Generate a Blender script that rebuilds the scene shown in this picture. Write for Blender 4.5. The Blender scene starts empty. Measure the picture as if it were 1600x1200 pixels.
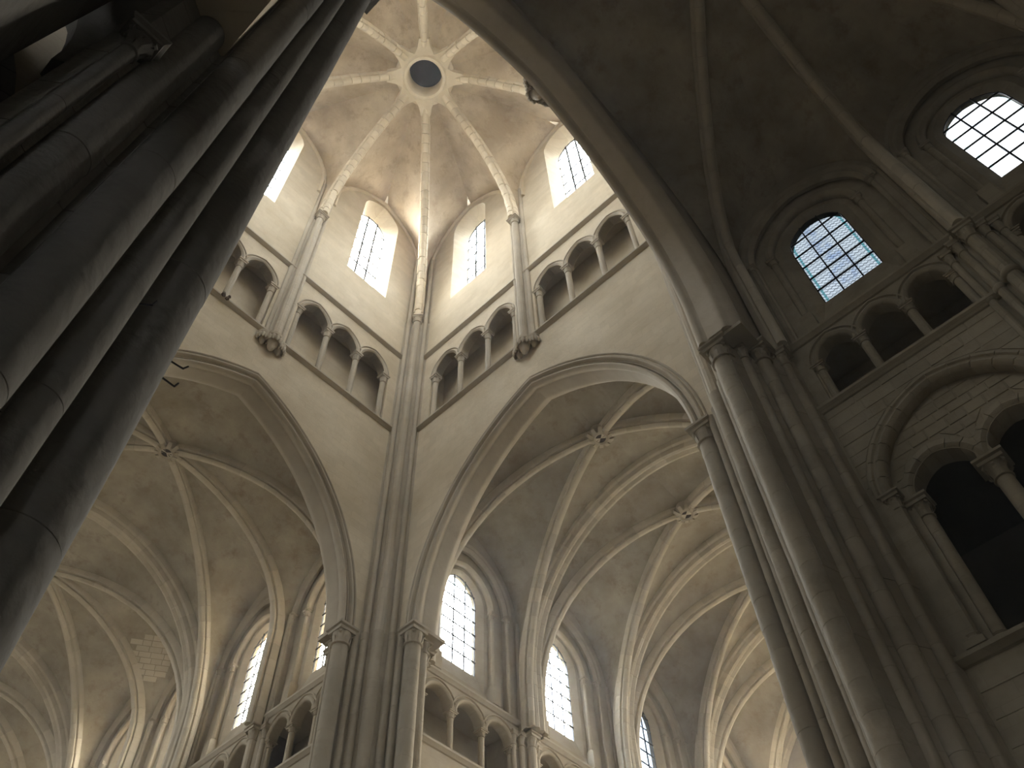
import bpy, bmesh, math, random
from math import sin, cos, pi, sqrt, acos, asin, atan2, radians, hypot
from mathutils import Vector, Matrix
from mathutils.geometry import tessellate_polygon

random.seed(7)
scene = bpy.context.scene
COL = scene.collection

# ------------------------------------------------------------------ camera, sky, exposure
cam_data = bpy.data.cameras.new('camera')
cam = bpy.data.objects.new('camera', cam_data)
COL.objects.link(cam)
scene.camera = cam
cam_data.sensor_width = 36.0
cam_data.lens = 1365.88 / 1600 * 36.0
cam_data.clip_start = 0.05
cam_data.clip_end = 300
_y, _t, _r = radians(40.591), radians(56.184), radians(-2.964)
F = Vector((cos(_t)*cos(_y), cos(_t)*sin(_y), sin(_t)))
R0 = Vector((sin(_y), -cos(_y), 0.0))
U0 = R0.cross(F)
R1 = R0*cos(_r) + U0*sin(_r)
U1 = U0*cos(_r) - R0*sin(_r)
cam.matrix_world = Matrix(((R1.x, U1.x, -F.x, 0.106), (R1.y, U1.y, -F.y, -3.397), (R1.z, U1.z, -F.z, 1.6), (0, 0, 0, 1)))

SKY, SKY_SUN = 41.0, 105.0
world = bpy.data.worlds.new('sky')
scene.world = world
world.use_nodes = True
_nt = world.node_tree
_bg = _nt.nodes['Background']
_tc = _nt.nodes.new('ShaderNodeTexCoord')
_sp = _nt.nodes.new('ShaderNodeSeparateXYZ')
_nt.links.new(_tc.outputs['Generated'], _sp.inputs[0])
_rp = _nt.nodes.new('ShaderNodeValToRGB')          # ground below, hazy sky above
_e = _rp.color_ramp.elements
_e[0].position = 0.40; _e[0].color = (0.085, 0.080, 0.066, 1)
_e[1].position = 1.0; _e[1].color = (0.92, 0.97, 1.0, 1)
_m = _e.new(0.53); _m.color = (0.62, 0.62, 0.60, 1)
_mr = _nt.nodes.new('ShaderNodeMapRange')
_mr.inputs[1].default_value = -1; _mr.inputs[2].default_value = 1
_nt.links.new(_sp.outputs[2], _mr.inputs[0])
_nt.links.new(_mr.outputs[0], _rp.inputs[0])
_dt = _nt.nodes.new('ShaderNodeVectorMath'); _dt.operation = 'DOT_PRODUCT'   # the sky is brighter towards the veiled sun
_dt.inputs[1].default_value = Vector((0.25, 0.78, 0.57)).normalized()
_nt.links.new(_tc.outputs['Generated'], _dt.inputs[0])
_sr = _nt.nodes.new('ShaderNodeMapRange')
_sr.inputs[1].default_value = 0.0; _sr.inputs[2].default_value = 1.0
_sr.inputs[3].default_value = SKY; _sr.inputs[4].default_value = SKY_SUN
_nt.links.new(_dt.outputs['Value'], _sr.inputs[0])
_nt.links.new(_rp.outputs[0], _bg.inputs[0])
_nt.links.new(_sr.outputs[0], _bg.inputs[1])

scene.view_settings.view_transform = 'Standard'
scene.view_settings.look = 'None'
scene.view_settings.gamma = 1.0
scene.view_settings.use_curve_mapping = False
scene.view_settings.exposure = 0.12
scene.cycles.max_bounces = 10
scene.cycles.diffuse_bounces = 8
scene.cycles.use_denoising = True
scene.cycles.sample_clamp_indirect = 6.0

# share of the daylight that each kind of glass lets through
E_LANTERN, E_LANTERN_SUNNY, E_NORTH, E_EAST, E_EAST_END, E_NEAR, E_NEAR2, E_WEST = 0.5, 0.7, 0.9, 0.8, 0.8, 0.011, 0.034, 0.012

def portal(loc, rz, w, h):
    """tells the renderer where the sky comes in; gives no light of its own"""
    d = bpy.data.lights.new('window_portal', 'AREA')
    d.shape = 'RECTANGLE'; d.size = w; d.size_y = h
    d.cycles.is_portal = True
    o = bpy.data.objects.new('window_portal', d)
    COL.objects.link(o)
    o.location = loc; o.rotation_euler = (-pi/2, 0, rz)
    o['kind'] = 'helper'

# ------------------------------------------------------------------ materials
def nn(nt, typ, **kw):
    n = nt.nodes.new(typ)
    for k, v in kw.items():
        setattr(n, k, v)
    return n

def stone(name, c1, c2, c3, brick=0.0, bumps=0.25, rough=0.9, bw=0.62, bh=0.31, streak=1.0, grime=0.35):
    m = bpy.data.materials.new(name)
    m.use_nodes = True
    nt = m.node_tree
    L = nt.links.new
    b = nt.nodes['Principled BSDF']
    b.inputs['Roughness'].default_value = rough
    geo = nn(nt, 'ShaderNodeNewGeometry')
    n1 = nn(nt, 'ShaderNodeTexNoise')
    n1.inputs['Scale'].default_value = 0.55
    n1.inputs['Detail'].default_value = 7
    n1.inputs['Roughness'].default_value = 0.62
    mp = nn(nt, 'ShaderNodeMapping')
    mp.inputs['Scale'].default_value = (1, 1, 1/streak)
    L(geo.outputs['Position'], mp.inputs[0])
    L(mp.outputs[0], n1.inputs['Vector'])
    r1 = nn(nt, 'ShaderNodeValToRGB')
    r1.color_ramp.elements[0].position = 0.34
    r1.color_ramp.elements[1].position = 0.66
    r1.color_ramp.elements[0].color = (*c1, 1)
    r1.color_ramp.elements[1].color = (*c2, 1)
    L(n1.outputs[0], r1.inputs[0])
    n2 = nn(nt, 'ShaderNodeTexNoise')
    n2.inputs['Scale'].default_value = 1.7
    n2.inputs['Detail'].default_value = 9
    n2.inputs['Roughness'].default_value = 0.7
    L(geo.outputs['Position'], n2.inputs['Vector'])
    r2 = nn(nt, 'ShaderNodeValToRGB')
    r2.color_ramp.elements[0].position = 0.52
    r2.color_ramp.elements[1].position = 0.72
    L(n2.outputs[0], r2.inputs[0])
    mx = nn(nt, 'ShaderNodeMixRGB')
    mx.inputs[2].default_value = (*c3, 1)
    mu = nn(nt, 'ShaderNodeMath', operation='MULTIPLY')
    mu.inputs[1].default_value = grime
    L(r2.outputs[0], mu.inputs[0])
    L(mu.outputs[0], mx.inputs[0])
    L(r1.outputs[0], mx.inputs[1])
    out = mx.outputs[0]
    n3 = nn(nt, 'ShaderNodeTexNoise')
    n3.inputs['Scale'].default_value = 9
    n3.inputs['Detail'].default_value = 6
    L(geo.outputs['Position'], n3.inputs['Vector'])
    bump = nn(nt, 'ShaderNodeBump')
    bump.inputs['Strength'].default_value = bumps
    bump.inputs['Distance'].default_value = 0.03
    h = n3.outputs[0]
    if brick > 0:
        sp = nn(nt, 'ShaderNodeSeparateXYZ')
        L(geo.outputs['Position'], sp.inputs[0])
        ad = nn(nt, 'ShaderNodeMath', operation='ADD')
        L(sp.outputs[0], ad.inputs[0])
        L(sp.outputs[1], ad.inputs[1])
        cb = nn(nt, 'ShaderNodeCombineXYZ')
        L(ad.outputs[0], cb.inputs[0])
        L(sp.outputs[2], cb.inputs[1])
        bt = nn(nt, 'ShaderNodeTexBrick')
        bt.inputs['Scale'].default_value = 1
        bt.inputs['Brick Width'].default_value = bw
        bt.inputs['Row Height'].default_value = bh
        bt.inputs['Mortar Size'].default_value = 0.008
        bt.inputs['Mortar Smooth'].default_value = 0.4
        bt.inputs['Color1'].default_value = (1, 1, 1, 1)
        bt.inputs['Color2'].default_value = (0.90, 0.90, 0.89, 1)
        bt.inputs['Mortar'].default_value = (0.84, 0.84, 0.83, 1)
        L(cb.outputs[0], bt.inputs['Vector'])
        m2 = nn(nt, 'ShaderNodeMixRGB', blend_type='MULTIPLY')
        m2.inputs[0].default_value = brick
        L(out, m2.inputs[1])
        L(bt.outputs['Color'], m2.inputs[2])
        out = m2.outputs[0]
        sb = nn(nt, 'ShaderNodeMath', operation='SUBTRACT')
        L(n3.outputs[0], sb.inputs[0])
        ml = nn(nt, 'ShaderNodeMath', operation='MULTIPLY')
        ml.inputs[1].default_value = 1.2*brick
        L(bt.outputs['Fac'], ml.inputs[0])
        L(ml.outputs[0], sb.inputs[1])
        h = sb.outputs[0]
    # every stone has its own tone
    oi = nn(nt, 'ShaderNodeObjectInfo')
    rr = nn(nt, 'ShaderNodeMapRange')
    rr.inputs[3].default_value = 0.90
    rr.inputs[4].default_value = 1.06
    L(oi.outputs['Random'], rr.inputs[0])
    m3 = nn(nt, 'ShaderNodeMixRGB', blend_type='MULTIPLY')
    m3.inputs[0].default_value = 1.0
    L(out, m3.inputs[1])
    L(rr.outputs[0], m3.inputs[2])
    L(m3.outputs[0], b.inputs['Base Color'])
    L(h, bump.inputs['Height'])
    L(bump.outputs[0], b.inputs['Normal'])
    return m

M_WALL = stone('pale_limestone_wall', (0.336, 0.283, 0.206), (0.429, 0.375, 0.292), (0.283, 0.224, 0.153), brick=0.55)
M_WEB = stone('vault_plaster', (0.240, 0.204, 0.150), (0.400, 0.356, 0.280), (0.200, 0.150, 0.104), grime=0.85, bumps=0.35)
M_RIB = stone('rib_limestone', (0.45, 0.40, 0.315), (0.54, 0.49, 0.40), (0.323, 0.270, 0.199), grime=0.3)
M_ARCH = stone('arch_limestone', (0.357, 0.309, 0.238), (0.442, 0.389, 0.311), (0.284, 0.231, 0.171), grime=0.35)
M_PIER = stone('pier_limestone', (0.286, 0.247, 0.192), (0.366, 0.322, 0.255), (0.207, 0.173, 0.129), grime=0.5, bumps=0.5)
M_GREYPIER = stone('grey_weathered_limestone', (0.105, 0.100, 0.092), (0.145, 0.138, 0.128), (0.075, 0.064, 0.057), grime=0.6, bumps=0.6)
M_NEARWALL = stone('weathered_ashlar', (0.27, 0.235, 0.178), (0.40, 0.352, 0.272), (0.199, 0.162, 0.113), brick=0.6, grime=0.5)
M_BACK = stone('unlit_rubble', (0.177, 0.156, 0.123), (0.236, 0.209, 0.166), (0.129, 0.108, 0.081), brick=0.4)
M_LWALL = stone('lit_lantern_limestone', (0.50, 0.425, 0.305), (0.62, 0.545, 0.42), (0.43, 0.335, 0.22), brick=0.8)  # brighter copy of the wall stone, lantern light put into the colour
M_LWEB = stone('lit_mottled_lantern_web', (0.36, 0.285, 0.195), (0.56, 0.475, 0.355), (0.27, 0.19, 0.12), grime=0.7, bumps=0.35, streak=2.5)  # web colour lifted for the lantern light; the mottling is its own
M_LRIB = stone('lit_lantern_rib', (0.56, 0.48, 0.36), (0.68, 0.60, 0.47), (0.42, 0.34, 0.24), grime=0.35)  # rib stone with the lantern brightness painted in
M_GALLERY_SHADE = stone('shaded_gallery_stone', (0.07, 0.065, 0.055), (0.10, 0.09, 0.075), (0.05, 0.045, 0.035))  # darker copy of the rubble, gallery shade put into the colour
M_FLOOR = stone('floor_flags', (0.196, 0.178, 0.148), (0.274, 0.250, 0.209), (0.143, 0.125, 0.101), bumps=0.2)

def flat(name, c, rough=0.6, metal=0.0):
    m = bpy.data.materials.new(name)
    m.use_nodes = True
    b = m.node_tree.nodes['Principled BSDF']
    b.inputs['Base Color'].default_value = (*c, 1)
    b.inputs['Roughness'].default_value = rough
    b.inputs['Metallic'].default_value = metal
    return m
M_IRON = flat('wrought_iron', (0.02, 0.02, 0.025), 0.5, 0.6)
M_BROKEN = flat('dark_broken_stone', (0.10, 0.07, 0.05), 0.9)
M_LID = flat('dark_timber_and_eye_shade', (0.012, 0.004, 0.004), 0.8)  # also colours the boss eye, where it stands for shade

def glass(name, strength, tint=(0.93, 0.97, 1.0), lead=0.0, border=0.0, hw=0.75, zc=0.0):
    """leaded window glass that lets a share of the daylight through; local x = across, z = up"""
    m = bpy.data.materials.new(name)
    m.use_nodes = True
    nt = m.node_tree
    L = nt.links.new
    nt.nodes.remove(nt.nodes['Principled BSDF'])
    out = nt.nodes['Material Output']
    em = nn(nt, 'ShaderNodeBsdfTransparent')
    em.inputs[0].default_value = (*[c*strength for c in tint], 1)
    L(em.outputs[0], out.inputs[0])
    if lead > 0 or border > 0:
        tc = nn(nt, 'ShaderNodeTexCoord')
        sp = nn(nt, 'ShaderNodeSeparateXYZ')
        L(tc.outputs['Object'], sp.inputs[0])
        # wavy horizontal leads and short diagonals between them
        def tri(src, freq):
            a = nn(nt, 'ShaderNodeMath', operation='MULTIPLY'); a.inputs[1].default_value = freq
            L(src, a.inputs[0])
            p = nn(nt, 'ShaderNodeMath', operation='PINGPONG'); p.inputs[1].default_value = 0.5
            L(a.outputs[0], p.inputs[0])
            return p.outputs[0]
        wx = tri(sp.outputs[0], 9.5)
        wz = nn(nt, 'ShaderNodeMath', operation='MULTIPLY'); wz.inputs[1].default_value = 0.10
        L(wx, wz.inputs[0])
        za = nn(nt, 'ShaderNodeMath', operation='ADD')
        L(sp.outputs[2], za.inputs[0]); L(wz.outputs[0], za.inputs[1])
        l1 = tri(za.outputs[0], 7.0)
        s1 = nn(nt, 'ShaderNodeMath', operation='LESS_THAN'); s1.inputs[1].default_value = 0.075
        s1.inputs[1].default_value = 0.13; L(l1, s1.inputs[0])
        dg = nn(nt, 'ShaderNodeMath', operation='ADD')
        L(sp.outputs[0], dg.inputs[0]); L(sp.outputs[2], dg.inputs[1])
        l2 = tri(dg.outputs[0], 9.0)
        s2 = nn(nt, 'ShaderNodeMath', operation='LESS_THAN'); s2.inputs[1].default_value = 0.06
        s2.inputs[1].default_value = 0.1; L(l2, s2.inputs[0])
        mxl = nn(nt, 'ShaderNodeMath', operation='MAXIMUM')
        L(s1.outputs[0], mxl.inputs[0]); L(s2.outputs[0], mxl.inputs[1])
        # blurred pictorial tint in the middle
        nz = nn(nt, 'ShaderNodeTexNoise'); nz.inputs['Scale'].default_value = 2.4; nz.inputs['Detail'].default_value = 8
        L(tc.outputs['Object'], nz.inputs['Vector'])
        rp = nn(nt, 'ShaderNodeValToRGB')
        rp.color_ramp.elements[0].position = 0.44; rp.color_ramp.elements[1].position = 0.62
        rp.color_ramp.elements[0].color = (*tint, 1)
        rp.color_ramp.elements[1].color = (0.36, 0.50, 0.80, 1)
        L(nz.outputs[0], rp.inputs[0])
        ax = nn(nt, 'ShaderNodeMath', operation='ABSOLUTE'); L(sp.outputs[0], ax.inputs[0])
        # picture only in the middle
        mid = nn(nt, 'ShaderNodeMapRange'); mid.inputs[1].default_value = 0.42; mid.inputs[2].default_value = 0.15
        mid.inputs[3].default_value = 0; mid.inputs[4].default_value = border
        L(ax.outputs[0], mid.inputs[0])
        c0 = nn(nt, 'ShaderNodeMixRGB'); c0.inputs[1].default_value = (*tint, 1)
        L(mid.outputs[0], c0.inputs[0]); L(rp.outputs[0], c0.inputs[2])
        # blue green border strip: a band at a fixed distance from the edge (straight sides, then the round head)
        zz = nn(nt, 'ShaderNodeMath', operation='SUBTRACT'); zz.inputs[1].default_value = zc
        L(sp.outputs[2], zz.inputs[0])
        zm = nn(nt, 'ShaderNodeMath', operation='MAXIMUM'); zm.inputs[1].default_value = 0
        L(zz.outputs[0], zm.inputs[0])
        cx = nn(nt, 'ShaderNodeCombineXYZ'); L(ax.outputs[0], cx.inputs[0]); L(zm.outputs[0], cx.inputs[1])
        vl = nn(nt, 'ShaderNodeVectorMath', operation='LENGTH'); L(cx.outputs[0], vl.inputs[0])
        su = nn(nt, 'ShaderNodeMath', operation='SUBTRACT'); su.inputs[1].default_value = hw - 0.085
        L(vl.outputs['Value'], su.inputs[0])
        ab = nn(nt, 'ShaderNodeMath', operation='ABSOLUTE'); L(su.outputs[0], ab.inputs[0])
        lt = nn(nt, 'ShaderNodeMath', operation='LESS_THAN'); lt.inputs[1].default_value = 0.028
        L(ab.outputs[0], lt.inputs[0])
        bf = nn(nt, 'ShaderNodeMath', operation='MULTIPLY'); bf.inputs[1].default_value = border
        L(lt.outputs[0], bf.inputs[0])
        c1 = nn(nt, 'ShaderNodeMixRGB'); c1.inputs[2].default_value = (0.10, 0.42, 0.48, 1)
        L(bf.outputs[0], c1.inputs[0]); L(c0.outputs[0], c1.inputs[1])
        lf = nn(nt, 'ShaderNodeMath', operation='MULTIPLY'); lf.inputs[1].default_value = lead
        L(mxl.outputs[0], lf.inputs[0])
        c2 = nn(nt, 'ShaderNodeMixRGB'); c2.inputs[2].default_value = (0.06, 0.07, 0.09, 1)
        L(lf.outputs[0], c2.inputs[0]); L(c1.outputs[0], c2.inputs[1])
        c3 = nn(nt, 'ShaderNodeMixRGB', blend_type='MULTIPLY'); c3.inputs[0].default_value = 1
        c3.inputs[2].default_value = (strength, strength, strength, 1)
        L(c2.outputs[0], c3.inputs[1])
        L(c3.outputs[0], em.inputs[0])
    return m

# ------------------------------------------------------------------ mesh helpers
def mesh(name, v, f, mat, smooth=None, fix=True):
    me = bpy.data.meshes.new(name)
    me.from_pydata([tuple(p) for p in v], [], f)
    if fix:
        bm = bmesh.new(); bm.from_mesh(me)
        bmesh.ops.remove_doubles(bm, verts=bm.verts, dist=1e-5)
        bmesh.ops.recalc_face_normals(bm, faces=bm.faces)
        bm.to_mesh(me); bm.free()
    me.materials.append(mat)
    if smooth:
        me.shade_smooth()
        me.set_sharp_from_angle(angle=radians(smooth))
    return me

def P(name, me, parent=None, loc=(0, 0, 0), rz=0.0, label=None, kind=None):
    o = bpy.data.objects.new(name, me)
    COL.objects.link(o)
    o.location = loc
    o.rotation_euler = (0, 0, rz)
    if parent: o.parent = parent
    if label: o['label'] = label
    if kind: o['kind'] = kind
    return o

def thing(name, label, cat, loc=(0, 0, 0), rz=0.0, group=None, kind=None, me=None):
    o = P(name, me, None, loc, rz)
    o['label'] = label; o['category'] = cat
    if group: o['group'] = group
    if kind: o['kind'] = kind
    return o

KIDS = {}
def dup(root, loc, rz, label, parent=None):
    if not KIDS:
        pass
    r = root.copy(); COL.objects.link(r)
    r.location = loc; r.rotation_euler = (0, 0, rz)
    if label: r['label'] = label
    r.parent = parent
    for ch in list(root.children):
        c = ch.copy(); COL.objects.link(c); c.parent = r
        for g in list(ch.children):
            d = g.copy(); COL.objects.link(d); d.parent = c
    return r

class MB:
    def __init__(s): s.v = []; s.f = []
    def add(s, v, f):
        k = len(s.v); s.v += [tuple(p) for p in v]; s.f += [tuple(i+k for i in q) for q in f]
    def box(s, x0, x1, y0, y1, z0, z1):
        s.add([(x0,y0,z0),(x1,y0,z0),(x1,y1,z0),(x0,y1,z0),(x0,y0,z1),(x1,y0,z1),(x1,y1,z1),(x0,y1,z1)],
              [(0,3,2,1),(4,5,6,7),(0,1,5,4),(1,2,6,5),(2,3,7,6),(3,0,4,7)])
    def lathe(s, prof, seg=12, c=(0, 0), cap=True, a0=0.0):
        n = len(prof); v = []; f = []
        for i in range(seg):
            a = a0 + 2*pi*i/seg
            for r, z in prof: v.append((c[0]+r*cos(a), c[1]+r*sin(a), z))
        for i in range(seg):
            j = (i+1) % seg
            for k in range(n-1): f.append((i*n+k, j*n+k, j*n+k+1, i*n+k+1))
        if cap:
            f.append(tuple(i*n for i in range(seg))[::-1]); f.append(tuple(i*n+n-1 for i in range(seg)))
        s.add(v, f)
    def prism(s, poly, z0, z1):
        n = len(poly)
        v = [(x, y, z0) for x, y in poly] + [(x, y, z1) for x, y in poly]
        s.add(v, [tuple(range(n))[::-1], tuple(range(n, 2*n))] + [(i, (i+1) % n, n+(i+1) % n, n+i) for i in range(n)])
    def strips(s, rows, closed=True, caps=True):
        """rows: list over profile points of equal length polylines"""
        n = len(rows); m = len(rows[0]); v = [p for r in rows for p in r]; f = []
        for i in range(n if closed else n-1):
            j = (i+1) % n
            for k in range(m-1): f.append((i*m+k, j*m+k, j*m+k+1, i*m+k+1))
        if closed and caps:
            f.append(tuple(i*m for i in range(n))); f.append(tuple(i*m+m-1 for i in range(n))[::-1])
        s.add(v, f)
    def mesh(s, name, mat, smooth=None, fix=True): return mesh(name, s.v, s.f, mat, smooth, fix)

def archline(a, h, o=0.0, n=10, x0=0.0, z0=0.0, leg=0.0):
    """(x,z) points of an arch from its right springing over the apex to the left; half span a, rise h >= a, offset o outward"""
    R = (a*a+h*h)/(2*a)
    ph = acos(max(-1, min(1, (R-a)/(R+o))))
    pts = []
    if leg > 0: pts.append((a+o, -leg))
    for i in range(n+1):
        t = ph*i/n
        pts.append(((a-R)+(R+o)*cos(t), (R+o)*sin(t)))
    left = [(-x, z) for x, z in pts[:-1]][::-1]
    return [(x0+x, z0+z) for x, z in pts+left]

def archband(prof, a, h, n=10, x0=0.0, z0=0.0, leg=0.0):
    """rows for MB.strips: prof = closed list of (offset, y)"""
    return [[(x, y, z) for x, z in archline(a, h, o, n, x0, z0, leg)] for o, y in prof]

def roll(o, y, r, n=8):
    return [(o+r*cos(2*pi*i/n), y+r*sin(2*pi*i/n)) for i in range(n)]

def outline(a, h, zb, zs, n=8, x0=0.0):
    """closed opening outline from its lower left corner, anticlockwise"""
    return [(x0-a, zb), (x0+a, zb)] + archline(a, h, 0, n, x0, zs)

def sheet(mb, outer, holes, y):
    """flat wall face at depth y with openings"""
    loops = [[Vector((x, z, 0)) for x, z in p] for p in [outer]+holes]
    tris = tessellate_polygon(loops)
    v = [(p.x, y, p.y) for l in loops for p in l]
    mb.add(v, [tuple(t) for t in tris])

def reveal(mb, l0, y0, l1, y1):
    n = len(l0)
    v = [(x, y0, z) for x, z in l0]+[(x, y1, z) for x, z in l1]
    mb.add(v, [(i, (i+1) % n, n+(i+1) % n, n+i) for i in range(n)])

# ------------------------------------------------------------------ small architectural pieces (cached meshes)
CACHE = {}
def cached(key, fn):
    if key not in CACHE: CACHE[key] = fn()
    return CACHE[key]

def shaft_mesh(r, h, mat, drum=0.42, seg=12, jit=0.002, half=False):
    def mk():
        rnd = random.Random(int(r*1000)+int(h*100))
        mb = MB(); prof = []; z = 0
        while z < h-0.05:
            d = min(drum*rnd.uniform(0.75, 1.3), h-z)
            if h-z-d < 0.15: d = h-z
            q = r+rnd.uniform(-jit, jit)
            prof += [(q-0.004, z+0.001), (q, z+0.005), (q, z+d-0.005), (q-0.004, z+d)]
            z += d
        mb.lathe(prof, seg)
        return mb.mesh('shaft', mat, 28)
    return cached(('sh', round(r, 3), round(h, 2), mat.name, seg), mk)

def capital_mesh(r, h, w, mat, crockets=True, ab=0.3):
    """bell with leaves under a square two tier abacus; origin at its foot, top at h"""
    def mk():
        mb = MB()
        mb.lathe([(r*1.0, 0), (r*1.22, h*0.02), (r*1.25, h*0.07), (r*1.02, h*0.11), (r*1.02, h*0.3), (r*1.15, h*0.48), (w*0.42, h*(1-ab))], 14)
        ha = h*(1-ab)
        mb.box(-w*0.44, w*0.44, -w*0.44, w*0.44, ha-h*0.02, ha+h*ab*0.45)
        k = w*0.44; K = w*0.53
        z0, z1, z2 = ha+h*ab*0.45, ha+h*ab*0.62, h
        mb.add([(-k,-k,z0),(k,-k,z0),(k,k,z0),(-k,k,z0),(-K,-K,z1),(K,-K,z1),(K,K,z1),(-K,K,z1),(-K,-K,z2),(K,-K,z2),(K,K,z2),(-K,K,z2)],
               [(3,2,1,0),(0,1,5,4),(1,2,6,5),(2,3,7,6),(3,0,4,7),(4,5,9,8),(5,6,10,9),(6,7,11,10),(7,4,8,11),(8,9,10,11)])
        if crockets:
            for i in range(8):
                a = pi/4*i+pi/4
                corner = (i % 2 == 0)
                rr = w*(0.50 if corner else 0.38); zt = h*(1-ab)*0.93; s = w*(0.085 if corner else 0.06)
                zb = h*0.16
                ca, sa = cos(a), sin(a)
                # a leaf: narrow foot on the bell, rising outward to a curled tip
                pts = [(r*1.05, zb, s*0.7), (r*1.18, zb+(zt-zb)*0.45, s*1.15), (rr*0.86, zt-s*0.6, s*0.95), (rr, zt, s*0.9), (rr*1.03, zt-s*1.2, s*0.7), (rr*0.93, zt-s*1.9, s*0.4)]
                v = []
                for d, z, q in pts:
                    for sg in (-1, 1):
                        v.append((ca*d-sa*q*sg, sa*d+ca*q*sg, z))
                for d, z, q in pts:
                    v.append((ca*(d-s*0.9), sa*(d-s*0.9), z-s*0.3))
                f = []
                for k2 in range(5):
                    A, B, C_, D_ = 2*k2, 2*k2+1, 2*k2+3, 2*k2+2
                    f.append((A, B, C_, D_)); f.append((A, D_, 12+k2+1, 12+k2)); f.append((B, 12+k2, 12+k2+1, C_))
                mb.add(v, f)
        return mb.mesh('capital', mat, 42)
    return cached(('cap', round(r, 3), round(h, 3), round(w, 3), mat.name, crockets), mk)

def base_mesh(r, h, w, mat):
    def mk():
        mb = MB()
        mb.box(-w/2, w/2, -w/2, w/2, 0, h*0.45)
        mb.lathe([(w*0.48, h*0.45), (w*0.5, h*0.55), (w*0.46, h*0.66), (r*1.15, h*0.7), (r*1.2, h*0.84), (r*1.3, h*0.9), (r*1.1, h)], 12)
        return mb.mesh('base', mat, 42)
    return cached(('base', round(r, 3), round(h, 3), round(w, 3), mat.name), mk)

def annulet_mesh(r, mat):
    def mk():
        mb = MB()
        mb.lathe([(r, -0.09), (r*1.35, -0.06), (r*1.5, 0), (r*1.35, 0.06), (r, 0.09)], 12)
        return mb.mesh('annulet', mat, 50)
    return cached(('ann', round(r, 3), mat.name), mk)

def colonnette(parent, x, y, z0, z1, r, mat, cw, ch=0.3, bh=0.16, seg=12, base=True):
    """a small column between z0 and z1 (top of abacus), part with capital and base below it"""
    b = bh if base else 0
    o = P('colonnette', shaft_mesh(r, z1-z0-ch-b, mat, drum=0.9, seg=seg, jit=0.002), parent, (x, y, z0+b))
    P('capital', capital_mesh(r, ch, cw, mat), o, (0, 0, z1-z0-ch-b))
    if base: P('base', base_mesh(r, bh, min(cw, r*3), mat), o, (0, 0, -bh))
    return o

# ------------------------------------------------------------------ triforium arcade (local: x along wall, y into wall, z up; origin at foot centre)
def arcade(label, group, n, sp, zc, rr, mat, loc, rz, r=0.1, depth=0.32, skip=()):
    t = thing('triforium_arcade', label, 'arcade', loc, rz, group)
    a = sp/2-r*1.25
    prof = [(0, depth), (0, 0.02), (0.025, -0.03), (0.075, -0.055), (0.125, -0.03), (0.14, 0.02), (0.165, 0.025), (0.19, -0.045), (0.225, -0.04), (0.235, 0.03), (0.2, depth)]
    key = ('ar', round(a, 3), rr, mat.name)
    def mk():
        mb = MB(); mb.strips(archband(prof, a, rr, 9)); return mb.mesh('arch', mat, 38)
    me = cached(key, mk)
    for i in range(n):
        P('arch', me, t, ((i-(n-1)/2)*sp, 0, zc))
    for i in range(n+1):
        x = (i-n/2)*sp
        if i in (0, n): x += (r*0.4 if i == 0 else -r*0.4)
        colonnette(t, x, 0.13, 0.0, zc, r, mat, r*3.3, ch=zc*0.155, bh=zc*0.06)
    return t

def arcade_hole(n, sp, zc, rr, zf, x0, r=0.1, seg=9):
    a = sp/2-r*1.25; W = n*sp/2
    pts = [(x0-W-r*0.8, zf), (x0+W+r*0.8, zf), (x0+W+r*0.8, zf+zc)]
    for i in reversed(range(n)):
        pts += archline(a, rr, 0, seg, x0+(i-(n-1)/2)*sp, zf+zc)
    pts.append((x0-W-r*0.8, zf+zc))
    out = [pts[0]]
    for p in pts[1:]:
        if hypot(p[0]-out[-1][0], p[1]-out[-1][1]) > 1e-4: out.append(p)
    return out

def passage(mb, x0, x1, z0, z1, y0, y1):
    """the dark passage behind an arcade: back wall, floor, ceiling and ends"""
    mb.add([(x0,y0,z0),(x1,y0,z0),(x1,y1,z0),(x0,y1,z0),(x0,y0,z1),(x1,y0,z1),(x1,y1,z1),(x0,y1,z1)],
           [(0,1,2,3),(4,7,6,5),(2,3,7,6),(0,3,7,4),(1,2,6,5)])

# ------------------------------------------------------------------ windows
def clip_poly(poly, conv):
    """Sutherland-Hodgman, conv anticlockwise"""
    out = poly
    n = len(conv)
    for i in range(n):
        ax, ay = conv[i]; bx, by = conv[(i+1) % n]
        if hypot(bx-ax, by-ay) < 1e-6: continue
        inp, out = out, []
        if not inp: return []
        s = inp[-1]
        def side(p): return (bx-ax)*(p[1]-ay)-(by-ay)*(p[0]-ax)
        for p in inp:
            sp_, ss = side(p), side(s)
            if sp_ >= 0:
                if ss < 0:
                    t = ss/(ss-sp_); out.append((s[0]+(p[0]-s[0])*t, s[1]+(p[1]-s[1])*t))
                out.append(p)
            elif ss >= 0:
                t = ss/(ss-sp_); out.append((s[0]+(p[0]-s[0])*t, s[1]+(p[1]-s[1])*t))
            s = p
    return out

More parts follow.
